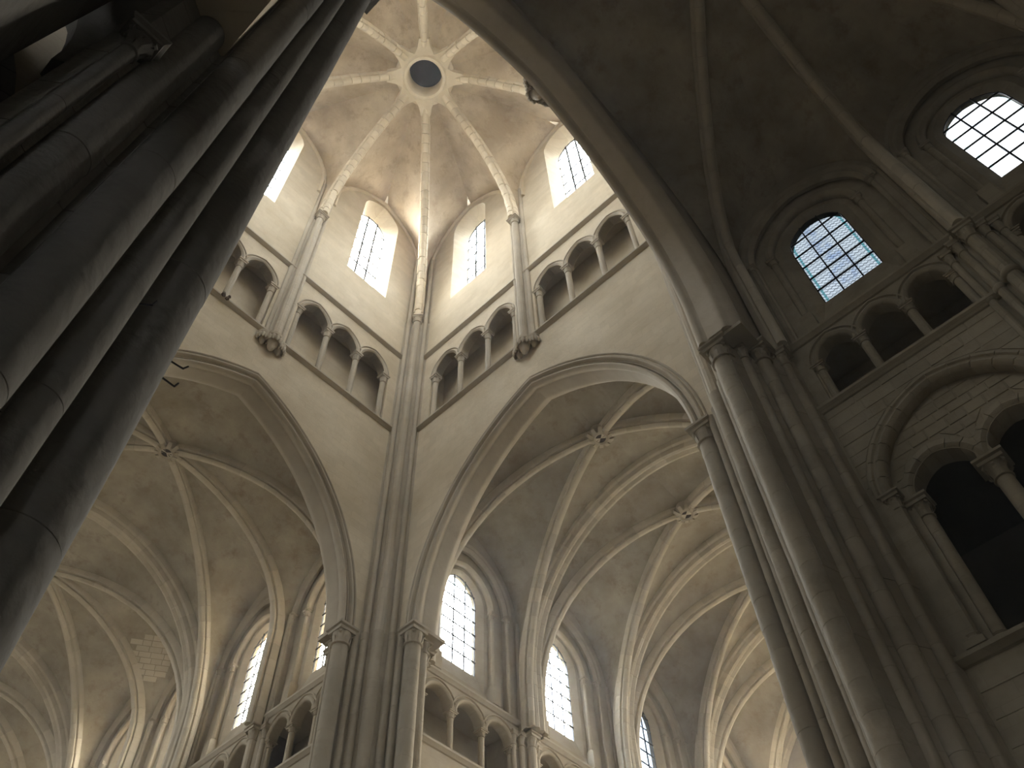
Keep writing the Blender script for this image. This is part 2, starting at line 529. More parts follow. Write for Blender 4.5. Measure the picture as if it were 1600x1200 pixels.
WIN_N = [0]
def window(label, a, h, zb, zs, cols, rows, mat, loc, rz, group=None, bar=0.036, extra=None):
    """origin at the sill centre of the glass; panes in local coordinates with z = 0 at the sill"""
    WIN_N[0] += 1
    t = thing('window_%d' % WIN_N[0], label, 'window', loc, rz, group, 'structure')
    ol = outline(a, h, 0, zs-zb, 10)
    top = zs-zb+h
    key = ('win', a, h, round(zs-zb, 3), cols, rows, mat.name)
    def mk():
        L = []
        for i in range(cols):
            for j in range(rows):
                x0, x1 = -a+2*a*i/cols, -a+2*a*(i+1)/cols
                z0, z1 = top*j/rows, top*(j+1)/rows
                g = 0.0
                pl = clip_poly([(x0+g, z0+g), (x1-g, z0+g), (x1-g, z1-g), (x0+g, z1-g)], ol)
                if len(pl) < 3: continue
                cxx = sum(p[0] for p in pl)/len(pl)
                L.append(mesh('pane', [(x, 0, z) for x, z in pl], [tuple(range(len(pl)))], mat, fix=False))
        # the normals of these faces look at -y, into the room
        bars = []
        for i in range(1, cols):
            x = -a+2*a*i/cols
            mb = MB(); zt = zs-zb+sqrt(max(0, 1-(x/a)**2))*h*0.97
            mb.box(x-bar/2, x+bar/2, -0.05, -0.01, 0, zt); bars.append(mb.mesh('iron_bar', M_IRON))
        for j in range(1, rows):
            z = top*j/rows
            dz = max(0, z-(zs-zb)); w = a*sqrt(max(0, 1-(dz/h)**2))
            if w < 0.1: continue
            mb = MB(); mb.box(-w, w, -0.045, -0.012, z-bar/2, z+bar/2); bars.append(mb.mesh('iron_bar', M_IRON))
        fr = MB()
        fr.strips([[(x, y, z) for x, z in [(a+o-0.0, 0)]+archline(a, h, o, 10, 0, zs-zb)+[(-a-o, 0)]] for o, y in [(-0.02, -0.02), (0.03, -0.02), (0.03, 0.03), (-0.02, 0.03)]])
        return L, bars, fr.mesh('window_frame', M_IRON)
    L, bars, fr = cached(key, mk)
    P('window_frame', fr, t)
    portal((loc[0]-0.06*sin(rz), loc[1]+0.06*cos(rz), loc[2]+top/2), rz, 2*a, top)
    for me in L: P('pane', me, t)
    for me in bars: P('iron_bar', me, t)
    return t

# ------------------------------------------------------------------ curved lines in space for vaults
def half_arc(S, A, n=16, stilt=0.0, cut=0.0):
    """points from springer S up and over to apex A in their vertical plane; tangent upright at S. Even steps of length."""
    S = Vector(S); A = Vector(A)
    d = Vector((A.x-S.x, A.y-S.y, 0)); a = d.length; d.normalize()
    z0 = S.z+stilt; h = A.z-z0
    pts = [S.copy()] if stilt > 0 else []
    m = 60
    if h >= a:
        R = (a*a+h*h)/(2*a); ph = asin(min(1, h/R)) if h <= R else pi/2
        ph = acos((R-a)/R)
        for i in range(m+1):
            t = ph*i/m
            pts.append(Vector((S.x, S.y, z0))+d*(R-R*cos(t))+Vector((0, 0, R*sin(t))))
    else:
        for i in range(m+1):
            t = pi/2*i/m
            pts.append(Vector((S.x, S.y, z0))+d*(a*(1-cos(t)))+Vector((0, 0, h*sin(t))))
    if cut > 0:
        pts = [p for p in pts if hypot(p.x-A.x, p.y-A.y) >= cut]
    # resample evenly
    s = [0]
    for i in range(1, len(pts)): s.append(s[-1]+(pts[i]-pts[i-1]).length)
    out = []; k = 0
    for i in range(n+1):
        q = s[-1]*i/n
        while k < len(s)-2 and s[k+1] < q: k += 1
        u = 0 if s[k+1] == s[k] else (q-s[k])/(s[k+1]-s[k])
        out.append(pts[k].lerp(pts[k+1], min(1, u)))
    return out

def resample(pts, n):
    s = [0]
    for i in range(1, len(pts)): s.append(s[-1]+(pts[i]-pts[i-1]).length)
    out = []; k = 0
    for i in range(n+1):
        q = s[-1]*i/n
        while k < len(s)-2 and s[k+1] < q: k += 1
        u = 0 if s[k+1] == s[k] else (q-s[k])/(s[k+1]-s[k])
        out.append(pts[k].lerp(pts[k+1], min(1, u)))
    return out

def ruled(mb, c1, c2, m=4, bulge=0.0):
    """surface between two space curves of equal counts"""
    n = len(c1); v = []; f = []
    for i in range(n):
        L = (c2[i]-c1[i]).length
        for j in range(m+1):
            t = j/m
            p = c1[i].lerp(c2[i], t)
            p = p+Vector((0, 0, bulge*L*4*t*(1-t)))
            v.append(p)
    for i in range(n-1):
        for j in range(m):
            f.append((i*(m+1)+j, i*(m+1)+j+1, (i+1)*(m+1)+j+1, (i+1)*(m+1)+j))
    mb.add(v, f)

RIB_PROF = [(-0.18, 0.10), (-0.185, -0.10), (-0.15, -0.16), (-0.10, -0.155), (-0.075, -0.17), (-0.11, -0.22), (-0.115, -0.27), (-0.06, -0.325), (0, -0.34), (0.06, -0.325), (0.115, -0.27), (0.11, -0.22), (0.075, -0.17), (0.10, -0.155), (0.15, -0.16), (0.185, -0.10), (0.18, 0.10)]
TRANS_PROF = [(-0.36, 0.10), (-0.36, -0.10), (-0.33, -0.18), (-0.25, -0.22), (-0.24, -0.30), (-0.2, -0.38), (-0.11, -0.41), (-0.04, -0.37), (0, -0.33), (0.04, -0.37), (0.11, -0.41), (0.2, -0.38), (0.24, -0.30), (0.25, -0.22), (0.33, -0.18), (0.36, -0.10), (0.36, 0.10)]

def rib(parent, curve, prof, mat, name='rib', piece=None, scale=1.0, gap=0.006, jit=0.004):
    """moulded rib hung under a curve, as separate voussoirs"""
    n = len(curve)
    d = (curve[-1]-curve[0]); d.z = 0; d.normalize()
    B = Vector((-d.y, d.x, 0))
    fr = []
    for i in range(n):
        T = (curve[min(n-1, i+1)]-curve[max(0, i-1)]).normalized()
        N = B.cross(T)
        if N.z < 0 or (abs(N.z) < 0.02 and N.dot(d) > 0): N = -N
        fr.append((curve[i], N.normalized(), T))
    # make normals continuous, first one points away from the span
    prev = None
    out = []
    for p, N, T in fr:
        if prev is None:
            if N.dot(-d) < 0: N = -N
        elif N.dot(prev) < 0: N = -N
        prev = N; out.append((p, N, T))
    root = P(name, None, parent)
    rnd = random.Random(n+int(curve[0].x*10))
    k = piece or 1
    for i in range(0, n-1, k):
        j = min(n-1, i+k)
        rows = []
        js = rnd.uniform(-jit, jit); jb = rnd.uniform(-jit, jit)*0.7
        L = (out[j][0]-out[i][0]).length
        for b, o in prof:
            row = []
            for q in range(i, j+1):
                p, N, T = out[q]
                sh = gap/2 if q == i else (-gap/2 if q == j else 0)
                row.append(p+B*(b*scale+jb)+N*(o*scale+(js if o < 0 else 0))+T*sh)
            rows.append(row)
        mb = MB(); mb.strips(rows)
        P('voussoir', mb.mesh('voussoir', mat, 42, fix=True), root)
    return root

def boss(parent, loc, r=0.42):
    """keystone with a ring of leaves around a dark disc for its shaded eye"""
    mb = MB()
    mb.lathe([(r*0.42, -0.38), (r*0.55, -0.42), (r*0.7, -0.38), (r*0.78, -0.28), (r*0.78, 0.1)], 16, cap=False)
    mb.lathe([(0.001, -0.30), (r*0.42, -0.30), (r*0.42, -0.38)], 16, cap=False)
    for i in range(10):
        a = 2*pi*i/10; ca, sa = cos(a), sin(a)
        v = []
        for d, z, q in [(0.6, -0.42, 0.14), (0.85, -0.40, 0.17), (1.08, -0.31, 0.15), (1.12, -0.22, 0.08)]:
            v.append((ca*d*r-sa*q*r, sa*d*r+ca*q*r, z)); v.append((ca*d*r+sa*q*r, sa*d*r-ca*q*r, z))
        v += [(ca*r*0.6, sa*r*0.6, -0.25), (ca*r*0.95, sa*r*0.95, -0.15)]
        mb.add(v, [(0, 1, 3, 2), (2, 3, 5, 4), (4, 5, 7, 6), (0, 2, 4, 8), (4, 6, 9, 8), (1, 8, 5, 3), (5, 8, 9, 7)])
    b = P('boss', mb.mesh('boss', M_ARCH, 35), parent, loc)
    e = MB(); e.lathe([(0.001, -0.33), (r*0.43, -0.33), (r*0.43, -0.36), (0.001, -0.36)], 12, cap=False)  # dark disc in place of the shade inside the pierced eye
    P('eye', cached(('eye', r), lambda: e.mesh('eye', M_LID)), b, label='dark disc standing for the shade in the pierced keystone eye')
    return b

# =================================================================== THE SETTING
# floor
mb = MB(); mb.box(-16, 34, -18, 42, -0.3, 0)
thing('floor', 'worn stone flag floor of the church', 'floor', kind='structure', me=mb.mesh('floor', M_FLOOR))

ZK = 17.45          # springing of the arms and the crossing arches
Z1, ZC1, ZT1 = 26.72, 29.66, 31.5
SIDES = {'north': ((6, 12, 0), 0.0), 'east': ((12, 6, 0), -pi/2), 'south': ((6, 0, 0), pi), 'west': ((0, 6, 0), pi/2)}

def wpt(side, x, y=0.0, z=0.0):
    (ox, oy, _), rz = SIDES[side]
    return (ox+x*cos(rz)-y*sin(rz), oy+x*sin(rz)+y*cos(rz), z)

# lantern tower walls over the crossing arches
A_IN, H_IN = 4.6, 6.65      # inner edge of the crossing arches
SPL = 1.4
def lantern_wall_mesh(mat, A_IN=A_IN, H_IN=H_IN, x0=0.0, ST=0.0):
    mb = MB()
    al = archline(A_IN, H_IN, 0.3, 16, x0, ZK+ST, leg=ST)
    outer = [(6, ZK), (6, 44.6), (-6, 44.6), (-6, ZK)] + al[::-1]
    holes = []
    for s in (-1, 1):
        ho = arcade_hole(3, SPL, ZC1-Z1-0.06, 0.78, Z1+0.06, s*2.66, 0.105)
        holes.append(ho)
        wo = outline(1.06, 1.25, 34.95, 41.75, 10, s*2.98)
        holes.append(wo)
    sheet(mb, outer, holes, 0)
    for i, s in enumerate((-1, 1)):
        ho = holes[2*i]; wo = holes[2*i+1]
        reveal(mb, ho, 0, ho, 0.34)
        passage(mb, s*2.66-2.5, s*2.66+2.5, Z1+0.06, 31.1, 0.0, 0.95)
        gl = outline(0.84, 0.95, 35.42, 41.75, 10, s*2.98)
        reveal(mb, wo, 0, gl, 0.72)
        reveal(mb, gl, 0.72, gl, 0.85)
    # inside of the front wall seen in the passage
    mb2 = mb
    return mb2.mesh('wall', mat, fix=False)
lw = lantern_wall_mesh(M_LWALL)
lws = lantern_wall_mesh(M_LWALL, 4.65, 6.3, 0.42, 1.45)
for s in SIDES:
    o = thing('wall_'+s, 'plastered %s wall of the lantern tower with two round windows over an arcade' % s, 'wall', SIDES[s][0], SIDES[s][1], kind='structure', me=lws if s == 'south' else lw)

# string courses of the lantern
def string_mesh(x0, x1, mat, s=1.0):
    mb = MB()
    pr = [(0.02, -0.10), (-0.05*s, -0.08), (-0.10*s, -0.03), (-0.15*s, 0.0), (-0.15*s, 0.07), (-0.09*s, 0.10), (0.02, 0.16)]
    mb.strips([[(x0, y, z), (x1, y, z)] for y, z in pr])
    return mb.mesh('string_course', mat, 30)
n_trim = 0
sm = string_mesh(-5.9, 5.9, M_ARCH)
for s in SIDES:
    for z, what in ((Z1-0.05, 'under the lantern arcade'), (ZT1, 'over the lantern arcade')):
        n_trim += 1
        thing('trim_%d' % n_trim, 'moulded stone string course %s on the %s wall' % (what, s), 'string course', wpt(s, 0, 0, z), SIDES[s][1], kind='structure', me=sm)

# lantern arcades and windows
where = {('north', -1): 'beyond the dark clustered pier', ('north', 1): 'beside the lantern corner, below the most glaring window',
         ('east', -1): 'between the far corner shafts and the corbel over the central arch', ('east', 1): 'next to the edge of the dark crossing arch',
         ('south', -1): 'above the dark crossing arch, west half', ('south', 1): 'above the dark crossing arch, east half',
         ('west', -1): 'on the west lantern wall, south half', ('west', 1): 'on the west lantern wall, north half'}
G_L = glass('lantern_glass', E_LANTERN, (0.92, 0.96, 1.0))
G_LS = glass('sunny_lantern_glass', E_LANTERN_SUNNY, (1.0, 0.985, 0.95))
for s in SIDES:
    for k in (-1, 1):
        sd = k
        arcade('pale three arched arcade '+where[(s, k)], 'lantern arcades', 3, SPL, ZC1-Z1, 0.78, M_ARCH,
               wpt(s, k*2.66, 0, Z1), SIDES[s][1], r=0.105)
        bright = (s == 'north' and k == 1)
        window('tall round headed lantern window '+where[(s, k)], 0.84, 0.95, 35.42, 41.75, 3, 7, G_LS if bright else G_L,
               wpt(s, k*2.98, 0.8, 35.42), SIDES[s][1], 'lantern windows', bar=0.085)

# crossing arches: three orders
def crossing_arch(side, label, A_IN=A_IN, H_IN=H_IN, x0=0.0, ST=0.0):
    sfx = side == 'south'
    t = thing('crossing_arch', label, 'arch', wpt(side, x0, 0, ZK), SIDES[side][1], 'great arches around the crossing')
    def mk_outer():
        mb = MB()
        mb.strips(archband([(0.15, 0.3), (0.15, 0.1), (0.17, 0.03), (0.2, 0.03), (0.21, -0.02), (0.25, -0.065), (0.3, -0.07), (0.34, -0.03), (0.345, 0.03), (0.37, 0.03), (0.38, -0.03), (0.41, -0.05), (0.44, -0.02), (0.45, 0.3)], A_IN, H_IN, 22, 0, ST, leg=ST))
        return mb.mesh('hood_order', M_ARCH, 40)
    def mk_in():
        mb = MB()
        mb.strips(archband([(0.0, 0.60), (0.0, 0.30), (0.03, 0.25), (0.02, 0.19), (-0.01, 0.16), (-0.03, 0.10), (-0.01, 0.03), (0.05, -0.015), (0.11, 0.0), (0.14, 0.05), (0.16, 0.12), (0.3, 0.15), (0.3, 1.0), (0.17, 0.95), (0.10, 0.85), (0.06, 0.80), (0.0, 0.74), (-0.02, 0.66)], A_IN, H_IN, 22, 0, ST, leg=ST))
        return mb.mesh('inner_order', M_ARCH, 40)
    P('hood_order', cached(('xo', sfx), mk_outer), t)
    P('inner_order', cached(('xi', sfx), mk_in), t)
    # masonry filling between the arch and the vault of the arm behind it
    def mk_fill():
        mb = MB()
        al = archline(A_IN, H_IN, 0.2, 16, 0, ST, leg=ST)
        outer = [(6-x0, 0), (6-x0, 9.6), (-6-x0, 9.6), (-6-x0, 0)] + al[::-1]
        sheet(mb, outer, [], 0.95)
        return mb.mesh('spandrel', M_WALL, fix=False)
    P('spandrel', cached(('xf', sfx), mk_fill), t)
    return t
crossing_arch('north', 'wide pointed crossing arch spanning from the dark near pier to the far corner pier')
crossing_arch('east', 'wide pointed crossing arch between the far corner pier and the thick shadowed pier')
crossing_arch('south', 'dark overhead crossing arch whose edge cuts across the bright lantern', 4.65, 6.3, 0.42, 1.45)
crossing_arch('west', 'hidden crossing arch behind the dark near pier')

# lantern vault
CX, CY = 6.0, 6.0
ceil = thing('ceiling', 'octagonal ribbed lantern vault with a round eye at its centre', 'vault', kind='structure')
cw = MB()
def P3(side, x, y, z): return Vector(wpt(side, x, y, z))
ribs_done = []
for s in SIDES:
    NS = 22
    mid = half_arc(P3(s, 0, -0.22, 36.5), (CX, CY, 43.85), NS, cut=1.15)
    for k in (-1, 1):
        cor = half_arc(P3(s, k*5.62, -0.38, 34.5), (CX, CY, 43.85), NS, cut=1.15)
        apex = P3(s, k*3.0, 0.02, 43.56)
        wm = half_arc(P3(s, k*0.32, 0.02, 36.5), apex, NS, stilt=3.4)
        wc = half_arc(P3(s, k*5.7, 0.02, 34.5), apex, NS, stilt=5.4)
        hub = (mid[-1]+cor[-1])/2+Vector((0, 0, 0.12))
        ridge = [apex.lerp(hub, q/12)+Vector((0, 0, 0.25*sin(pi*q/12))) for q in range(1, 13)]
        ruled(cw, mid, resample(wm+ridge, NS), 6, 0.03)
        ruled(cw, cor, resample(wc+ridge, NS), 6, 0.035)
        # wall rib
        def mkf():
            mb = MB()
            mb.strips(archband([(-0.16, 0.03), (-0.16, -0.04), (-0.12, -0.10), (-0.05, -0.12), (0.0, -0.06), (0.03, -0.1), (0.08, -0.08), (0.1, 0.03)], 2.62, 3.45, 12, 0, 0, leg=1.2))
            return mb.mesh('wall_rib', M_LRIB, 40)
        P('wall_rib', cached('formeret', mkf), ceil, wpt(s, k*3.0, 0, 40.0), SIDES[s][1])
    ribs_done.append((mid, 'mid'))
    ribs_done.append((half_arc(P3(s, 5.62, -0.38, 34.5), (CX, CY, 43.85), 26, cut=1.15), 'cor'))
ceil.data if ceil.data else None
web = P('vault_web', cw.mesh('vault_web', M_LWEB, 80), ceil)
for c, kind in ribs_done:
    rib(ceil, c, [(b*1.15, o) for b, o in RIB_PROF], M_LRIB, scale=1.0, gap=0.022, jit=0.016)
mb = MB()
ZO = 43.42
mb.lathe([(0.78, ZO+1.6), (0.78, ZO-0.12), (0.84, ZO-0.24), (0.95, ZO-0.28), (1.05, ZO-0.22), (1.18, ZO-0.2), (1.32, ZO-0.1), (1.38, ZO+0.12)], 40, (CX, CY), cap=False)
for i in range(8):      # stone arms between ring and ribs
    a = pi/4*i
    ca, sa = cos(a), sin(a)
    v = []
    for d, w, z in [(1.0, 0.46, -0.24), (1.35, 0.30, -0.26), (1.75, 0.22, -0.28)]:
        for q in (-1, 1): v.append((CX+ca*d-sa*w*q, CY+sa*d+ca*w*q, ZO+z))
    for d, w, z in [(1.0, 0.5, 0.15), (1.35, 0.34, 0.15), (1.75, 0.26, 0.15)]:
        for q in (-1, 1): v.append((CX+ca*d-sa*w*q, CY+sa*d+ca*w*q, ZO+z))
    mb.add(v, [(0, 1, 3, 2), (2, 3, 5, 4), (0, 2, 8, 6), (2, 4, 10, 8), (1, 7, 9, 3), (3, 9, 11, 5), (4, 5, 11, 10)])
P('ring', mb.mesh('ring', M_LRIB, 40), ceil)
mb = MB(); mb.lathe([(0.001, ZO+1.1), (0.8, ZO+1.1), (0.8, ZO+1.2), (0.001, ZO+1.2)], 32, (CX, CY), cap=False)
P('lid', mb.mesh('lid', M_LID), ceil, label='dark timber lid closing the round eye')

# ------------------------------------------------------------------ arms
def arm_vault(side, bays, sex, mat_web, label, zb=25.0, xr=6.0, xl=6.0, seg=20, ztr=24.95, st_d=1.2, st_m=3.3, st_t=2.0):
    """bays: list of local y (distance from the crossing) of the half bay lines"""
    t = thing('ceiling', label, 'vault', kind='structure')
    mb = MB()
    def Q(x, y, z): return Vector(wpt(side, x, y, z))
    ZW, ZA = 21.5, 24.55
    def wallarc(sg, ya, yb, n):
        ym = (ya+yb)/2; X = sg*(xr if sg > 0 else xl)
        ia = 0.12 if yb > ya else -0.12
        return half_arc(Q(X, ya+ia, ZK), Q(X, ym, ZA), n, stilt=ZW-ZK)
    step = 2 if sex else 1
    i = 0; n = seg
    while i+step < len(bays):
        y0, y1 = bays[i], bays[i+step]
        yc = (y0+y1)/2 if not sex else bays[i+1]
        B = Q((xr-xl)/2, yc, zb)
        cs = {}
        for sg in (-1, 1):
            X = sg*((xr if sg > 0 else xl)-0.35)
            for e, yy in ((0, y0), (1, y1)):
                yi = 0.2 if e == 0 else -0.2
                D = half_arc(Q(X, yy+yi, ZK), B, n, stilt=st_d)
                cs[(sg, e)] = D
                TR = half_arc(Q(X+sg*0.12, yy, ZK), Q((xr-xl)/2, yy, ztr), n, stilt=st_t)
                ruled(mb, D, TR, 5, 0.035)
                rib(t, half_arc(Q(X, yy+yi, ZK), B, 22, stilt=st_d), RIB_PROF, M_RIB)
                if not sex:
                    W = wallarc(sg, yy, (y0+y1)-yy, n)
                    ruled(mb, D, W, 5, 0.03)
            if sex:
                Mc = half_arc(Q(sg*((xr if sg > 0 else xl)-0.25), yc, ZK), B, n, stilt=st_m)
                rib(t, half_arc(Q(sg*((xr if sg > 0 else xl)-0.25), yc, ZK), B, 20, stilt=st_m), RIB_PROF, M_RIB)
                for e, yy in ((0, y0), (1, y1)):
                    ruled(mb, cs[(sg, e)], wallarc(sg, yy, yc, n), 5, 0.03)
                    ruled(mb, Mc, wallarc(sg, yc, yy, n), 5, 0.03)
                    ym = (yy+yc)/2
                    ap = Q(sg*(xr if sg > 0 else xl), ym, ZA)
        for sg in (-1, 1):
            X = sg*((xr if sg > 0 else xl)-0.3)
            rib(t, half_arc(Q(X, y1, ZK), Q((xr-xl)/2, y1, ztr), 22, stilt=st_t), TRANS_PROF, M_RIB, name='transverse_arch')
        bo = boss(t, tuple(B-Vector((0, 0, -0.02))))
        i += step
    P('vault_web', mb.mesh('vault_web', mat_web, 60, fix=False), t)
    return t

N_BAYS = [1.2, 5.15, 9.2, 13.2, 17.3, 21.4, 25.5]
E_BAYS = [1.1, 5.8, 10.6, 15.4, 20.2]
S_BAYS = [1.0, 5.42, 9.75]
W_BAYS = [1.0, 5.65, 10.4]
arm_vault('north', N_BAYS, True, M_WEB, 'sixfold ribbed vault beyond the pointed arch beside the dark pier', zb=25.5, ztr=25.4, st_d=1.5)
arm_vault('east', E_BAYS, False, M_WEB, 'fourfold ribbed vaults marching away beyond the central crossing arch', zb=24.95, ztr=25.2)
near_vault = arm_vault('south', S_BAYS, True, M_WEB, 'dark ribbed vault overhead next to the stained glass windows', zb=25.9, xr=6.75, xl=6.0, ztr=25.8, st_d=4.4, st_m=4.6, st_t=3.0)
arm_vault('west', W_BAYS, False, M_WEB, 'hidden ribbed vault behind the dark pier', zb=24.95, ztr=25.2)

# walls of the arms. A wall is given by a point, a turn, its bay centres u and half widths
ZTF, ZTC, ZTS = 15.62, 16.93, 17.80     # triforium floor, capital top, string
def clerestory_wall(name, label, ox, oy, rz, u0, u1, cents, glassmat, mat, tri_sp=1.1, group='', zlow=0.0, galleries=(), arcades=(), det=True, wlabels=None, alabels=None, gmats=None, cols=3, rows=7, wa=0.76, wh=0.86, ztop=27.0, backroom=False, sill=19.1):
    mb = MB()
    holes = []
    rec = []
    for c in cents:
        ho = arcade_hole(3, tri_sp, ZTC-ZTF, 0.52, ZTF+0.02, c, 0.095)
        H1 = outline(1.72, 1.95, 17.95, 21.75, 10, c)
        holes += [ho, H1]
        rec.append((c, ho, H1))
    for c in galleries:
        g = outline(1.55, 1.75, 9.6, 12.85, 12, c)
        holes.append(g)
        reveal(mb, g, 0, g, 0.22)
        # tympanum sheet with two sub arches and a middle column
        sub = [(c-1.4, 9.6), (c+1.4, 9.6), (c+1.4, 12.68)]+archline(0.58, 0.66, 0, 8, c+0.68, 12.68)+archline(0.58, 0.66, 0, 8, c-0.68, 12.68)+[(c-1.4, 12.68)]
        sheet(mb, g, [sub], 0.22)
        reveal(mb, sub, 0.22, sub, 0.62)
        sheet(mb, outline(2.4, 2.6, 9.3, 12.9, 8, c), [sub], 0.62)
    for c in arcades:
        g = outline(1.62, 2.0, 0.02, 6.1, 12, c)
        holes.append(g)
        reveal(mb, g, 0, g, 0.9)
    sheet(mb, [(u0, zlow), (u1, zlow), (u1, ztop), (u0, ztop)], holes, 0)
    if backroom:
        for z0, z1, ya, yb in ((9.3, 15.4, 0.62, 4.0), (0.0, 9.2, 0.9, 4.5)):
            mb.add([(u0,ya,z0),(u1,ya,z0),(u1,yb,z0),(u0,yb,z0),(u0,ya,z1),(u1,ya,z1),(u1,yb,z1),(u0,yb,z1)], [(0,3,2,1),(4,5,6,7),(3,0,4,7),(1,2,6,5),(2,3,7,6)])
    for c, ho, H1 in rec:
        reveal(mb, ho, 0, ho, 0.3)
        passage(mb, c-2.0, c+2.0, ZTF+0.02, 17.62, 0.0, 1.25)
        reveal(mb, H1, 0, H1, 0.24)
        H2 = outline(1.16, 1.3, 18.25, 21.75, 10, c)
        sheet(mb, H1, [H2], 0.24)
        reveal(mb, H2, 0.24, H2, 0.36)
        H3 = outline(wa, wh, sill, 21.95, 10, c)
        H2b = outline(0.98, 1.12, 18.5, 21.8, 10, c)
        sheet(mb, H2, [H2b], 0.36)
        reveal(mb, H2b, 0.36, H3, 0.52)
        reveal(mb, H3, 0.52, H3, 0.7)
    w = thing(name, label, 'wall', (ox, oy, 0), rz, kind='structure', me=mb.mesh('wall', mat, fix=False))
    ca, sa = cos(rz), sin(rz)
    def W(u, y, z): return (ox+u*ca-y*sa, oy+u*sa+y*ca, z)
    for i, c in enumerate(cents):
        al = (alabels[i] if alabels else 'three arched triforium arcade '+label.split(' wall ')[-1]+' bay %d' % i)
        arcade(al, group+' triforium arcades', 3, tri_sp, ZTC-ZTF, 0.52, mat if det else mat, W(c, 0, ZTF), rz, r=0.095, depth=0.28)
        # window surround: outer and inner rolls on shafts
        sn = thing('window_surround', (wlabels[i] if wlabels else 'tall window').replace('window', 'window surround', 1), 'surround', W(c, 0, 0), rz, group+' window surrounds')
        def mko():
            m2 = MB(); m2.strips(archband([(0.0, 0.2), (-0.05, 0.06), (0.0, 0.0), (0.06, -0.04), (0.12, 0.0), (0.15, 0.04), (0.2, -0.03), (0.26, -0.05), (0.3, 0.02), (0.3, 0.2)], 1.66, 1.9, 14, 0, 0))
            return m2.mesh('outer_roll', mat, 40)
        P('outer_roll', cached(('wo', mat.name), mko), sn, (0, 0, 21.7))
        def mki():
            m2 = MB(); m2.strips(archband([(0.02, 0.4), (-0.02, 0.3), (0.0, 0.2), (0.07, 0.14), (0.15, 0.15), (0.2, 0.22), (0.22, 0.4)], 1.16, 1.3, 14, 0, 0))
            return m2.mesh('inner_roll', mat, 40)
        P('inner_roll', cached(('wi', mat.name), mki), sn, (0, 0, 21.75))
        for sg in (-1, 1):
            colonnette(sn, sg*1.25, 0.25, 18.75, 21.75, 0.085, mat, 0.26, ch=0.3, bh=0.14)
            pm = MB(); pm.box(-0.16, 0.16, -0.18, 0.2, -0.62, 0); 
            P('plinth', cached(('pl', mat.name), lambda: pm.mesh('plinth', mat)), sn, (sg*1.25, 0.25, 18.75))
            P('shaft', shaft_mesh(0.07, 3.6, mat, drum=0.7, seg=10), sn, (sg*1.74, 0.03, 18.0))
            P('capital', capital_mesh(0.07, 0.22, 0.24, mat), sn, (sg*1.74, 0.03, 21.6-0.1))
        gm = gmats[i] if gmats else glassmat
        window((wlabels[i] if wlabels else 'tall leaded window'), wa, wh, sill, 21.95, cols, rows, gm, W(c, 0.56, sill), rz, group+' windows')
    return w, W

def strings(label, ox, oy, rz, u0, u1, zs, mat):
    global n_trim
    ca, sa = cos(rz), sin(rz)
    for z, what in zs:
        n_trim += 1
        thing('trim_%d' % n_trim, 'stone string course %s %s' % (what, label), 'string course', (ox, oy, z), rz, kind='structure', me=string_mesh(u0, u1, mat, 0.9))

def respond(label, x, y, rz, mat, group, n=3, z0=0.0, annulets=(9.6, 15.55), big=0.13):
    """clustered wall shaft, local y into the wall"""
    t = thing('wall_shaft', label, 'shaft', (x, y, 0), rz, group)
    offs = [(-0.30, -0.02, 0.085), (0.0, -0.20, big), (0.30, -0.02, 0.085)]
    if n == 5: offs = [(-0.52, -0.0, 0.075), (-0.28, -0.1, 0.085), (0.0, -0.25, big), (0.28, -0.1, 0.085), (0.52, -0.0, 0.075)]
    bm_ = MB(); bm_.prism([(-0.42, 0.05), (-0.16, -0.14), (0.16, -0.14), (0.42, 0.05)], z0, 17.3)
    P('core', bm_.mesh('core', mat), t)
    for dx, dy, r in offs:
        sh = P('shaft', shaft_mesh(r, 17.0-z0, mat, drum=0.6, seg=12), t, (dx, dy, z0))
        P('capital', capital_mesh(r, 0.45, r*3.4, mat), sh, (0, 0, 17.0-z0))
        for za in annulets:
            P('annulet', annulet_mesh(r, mat), sh, (0, 0, za-z0))
    # wall rib shafts continue to the window arch
    for dx in (-0.2, 0.2):
        P('wall_rib_shaft', shaft_mesh(0.07, 4.3, mat, drum=0.7, seg=8), t, (dx, -0.02, 17.4))
    return t

G_N = glass('golden_side_glass', E_NORTH, (1.0, 0.94, 0.82), lead=0.35)
G_E = glass('cool_side_glass', E_EAST, (0.88, 0.94, 1.0))
G_E3 = glass('leaded_grey_glass', 0.05, (0.62, 0.74, 0.92), lead=0.7)
G_EE = glass('bright_end_glass', E_EAST_END, (1.0, 0.92, 0.78))
G_S1 = glass('stained_border_glass', E_NEAR, (0.80, 0.90, 1.0), lead=0.75, border=0.9, hw=0.76, zc=2.65)
G_S2 = glass('blazing_leaded_glass', E_NEAR2, (0.97, 0.98, 1.0), lead=0.12, border=0.5, hw=0.76, zc=2.65)
G_ES = glass('dull_south_glass', 0.35, (0.9, 0.95, 1.0))
G_NE = glass('dim_end_glass', 0.10, (1.0, 0.94, 0.82))
G_NW = glass('near_west_glass', 0.13, (0.95, 0.95, 0.9))
G_W = glass('west_glass', E_WEST, (0.9, 0.95, 1.0))

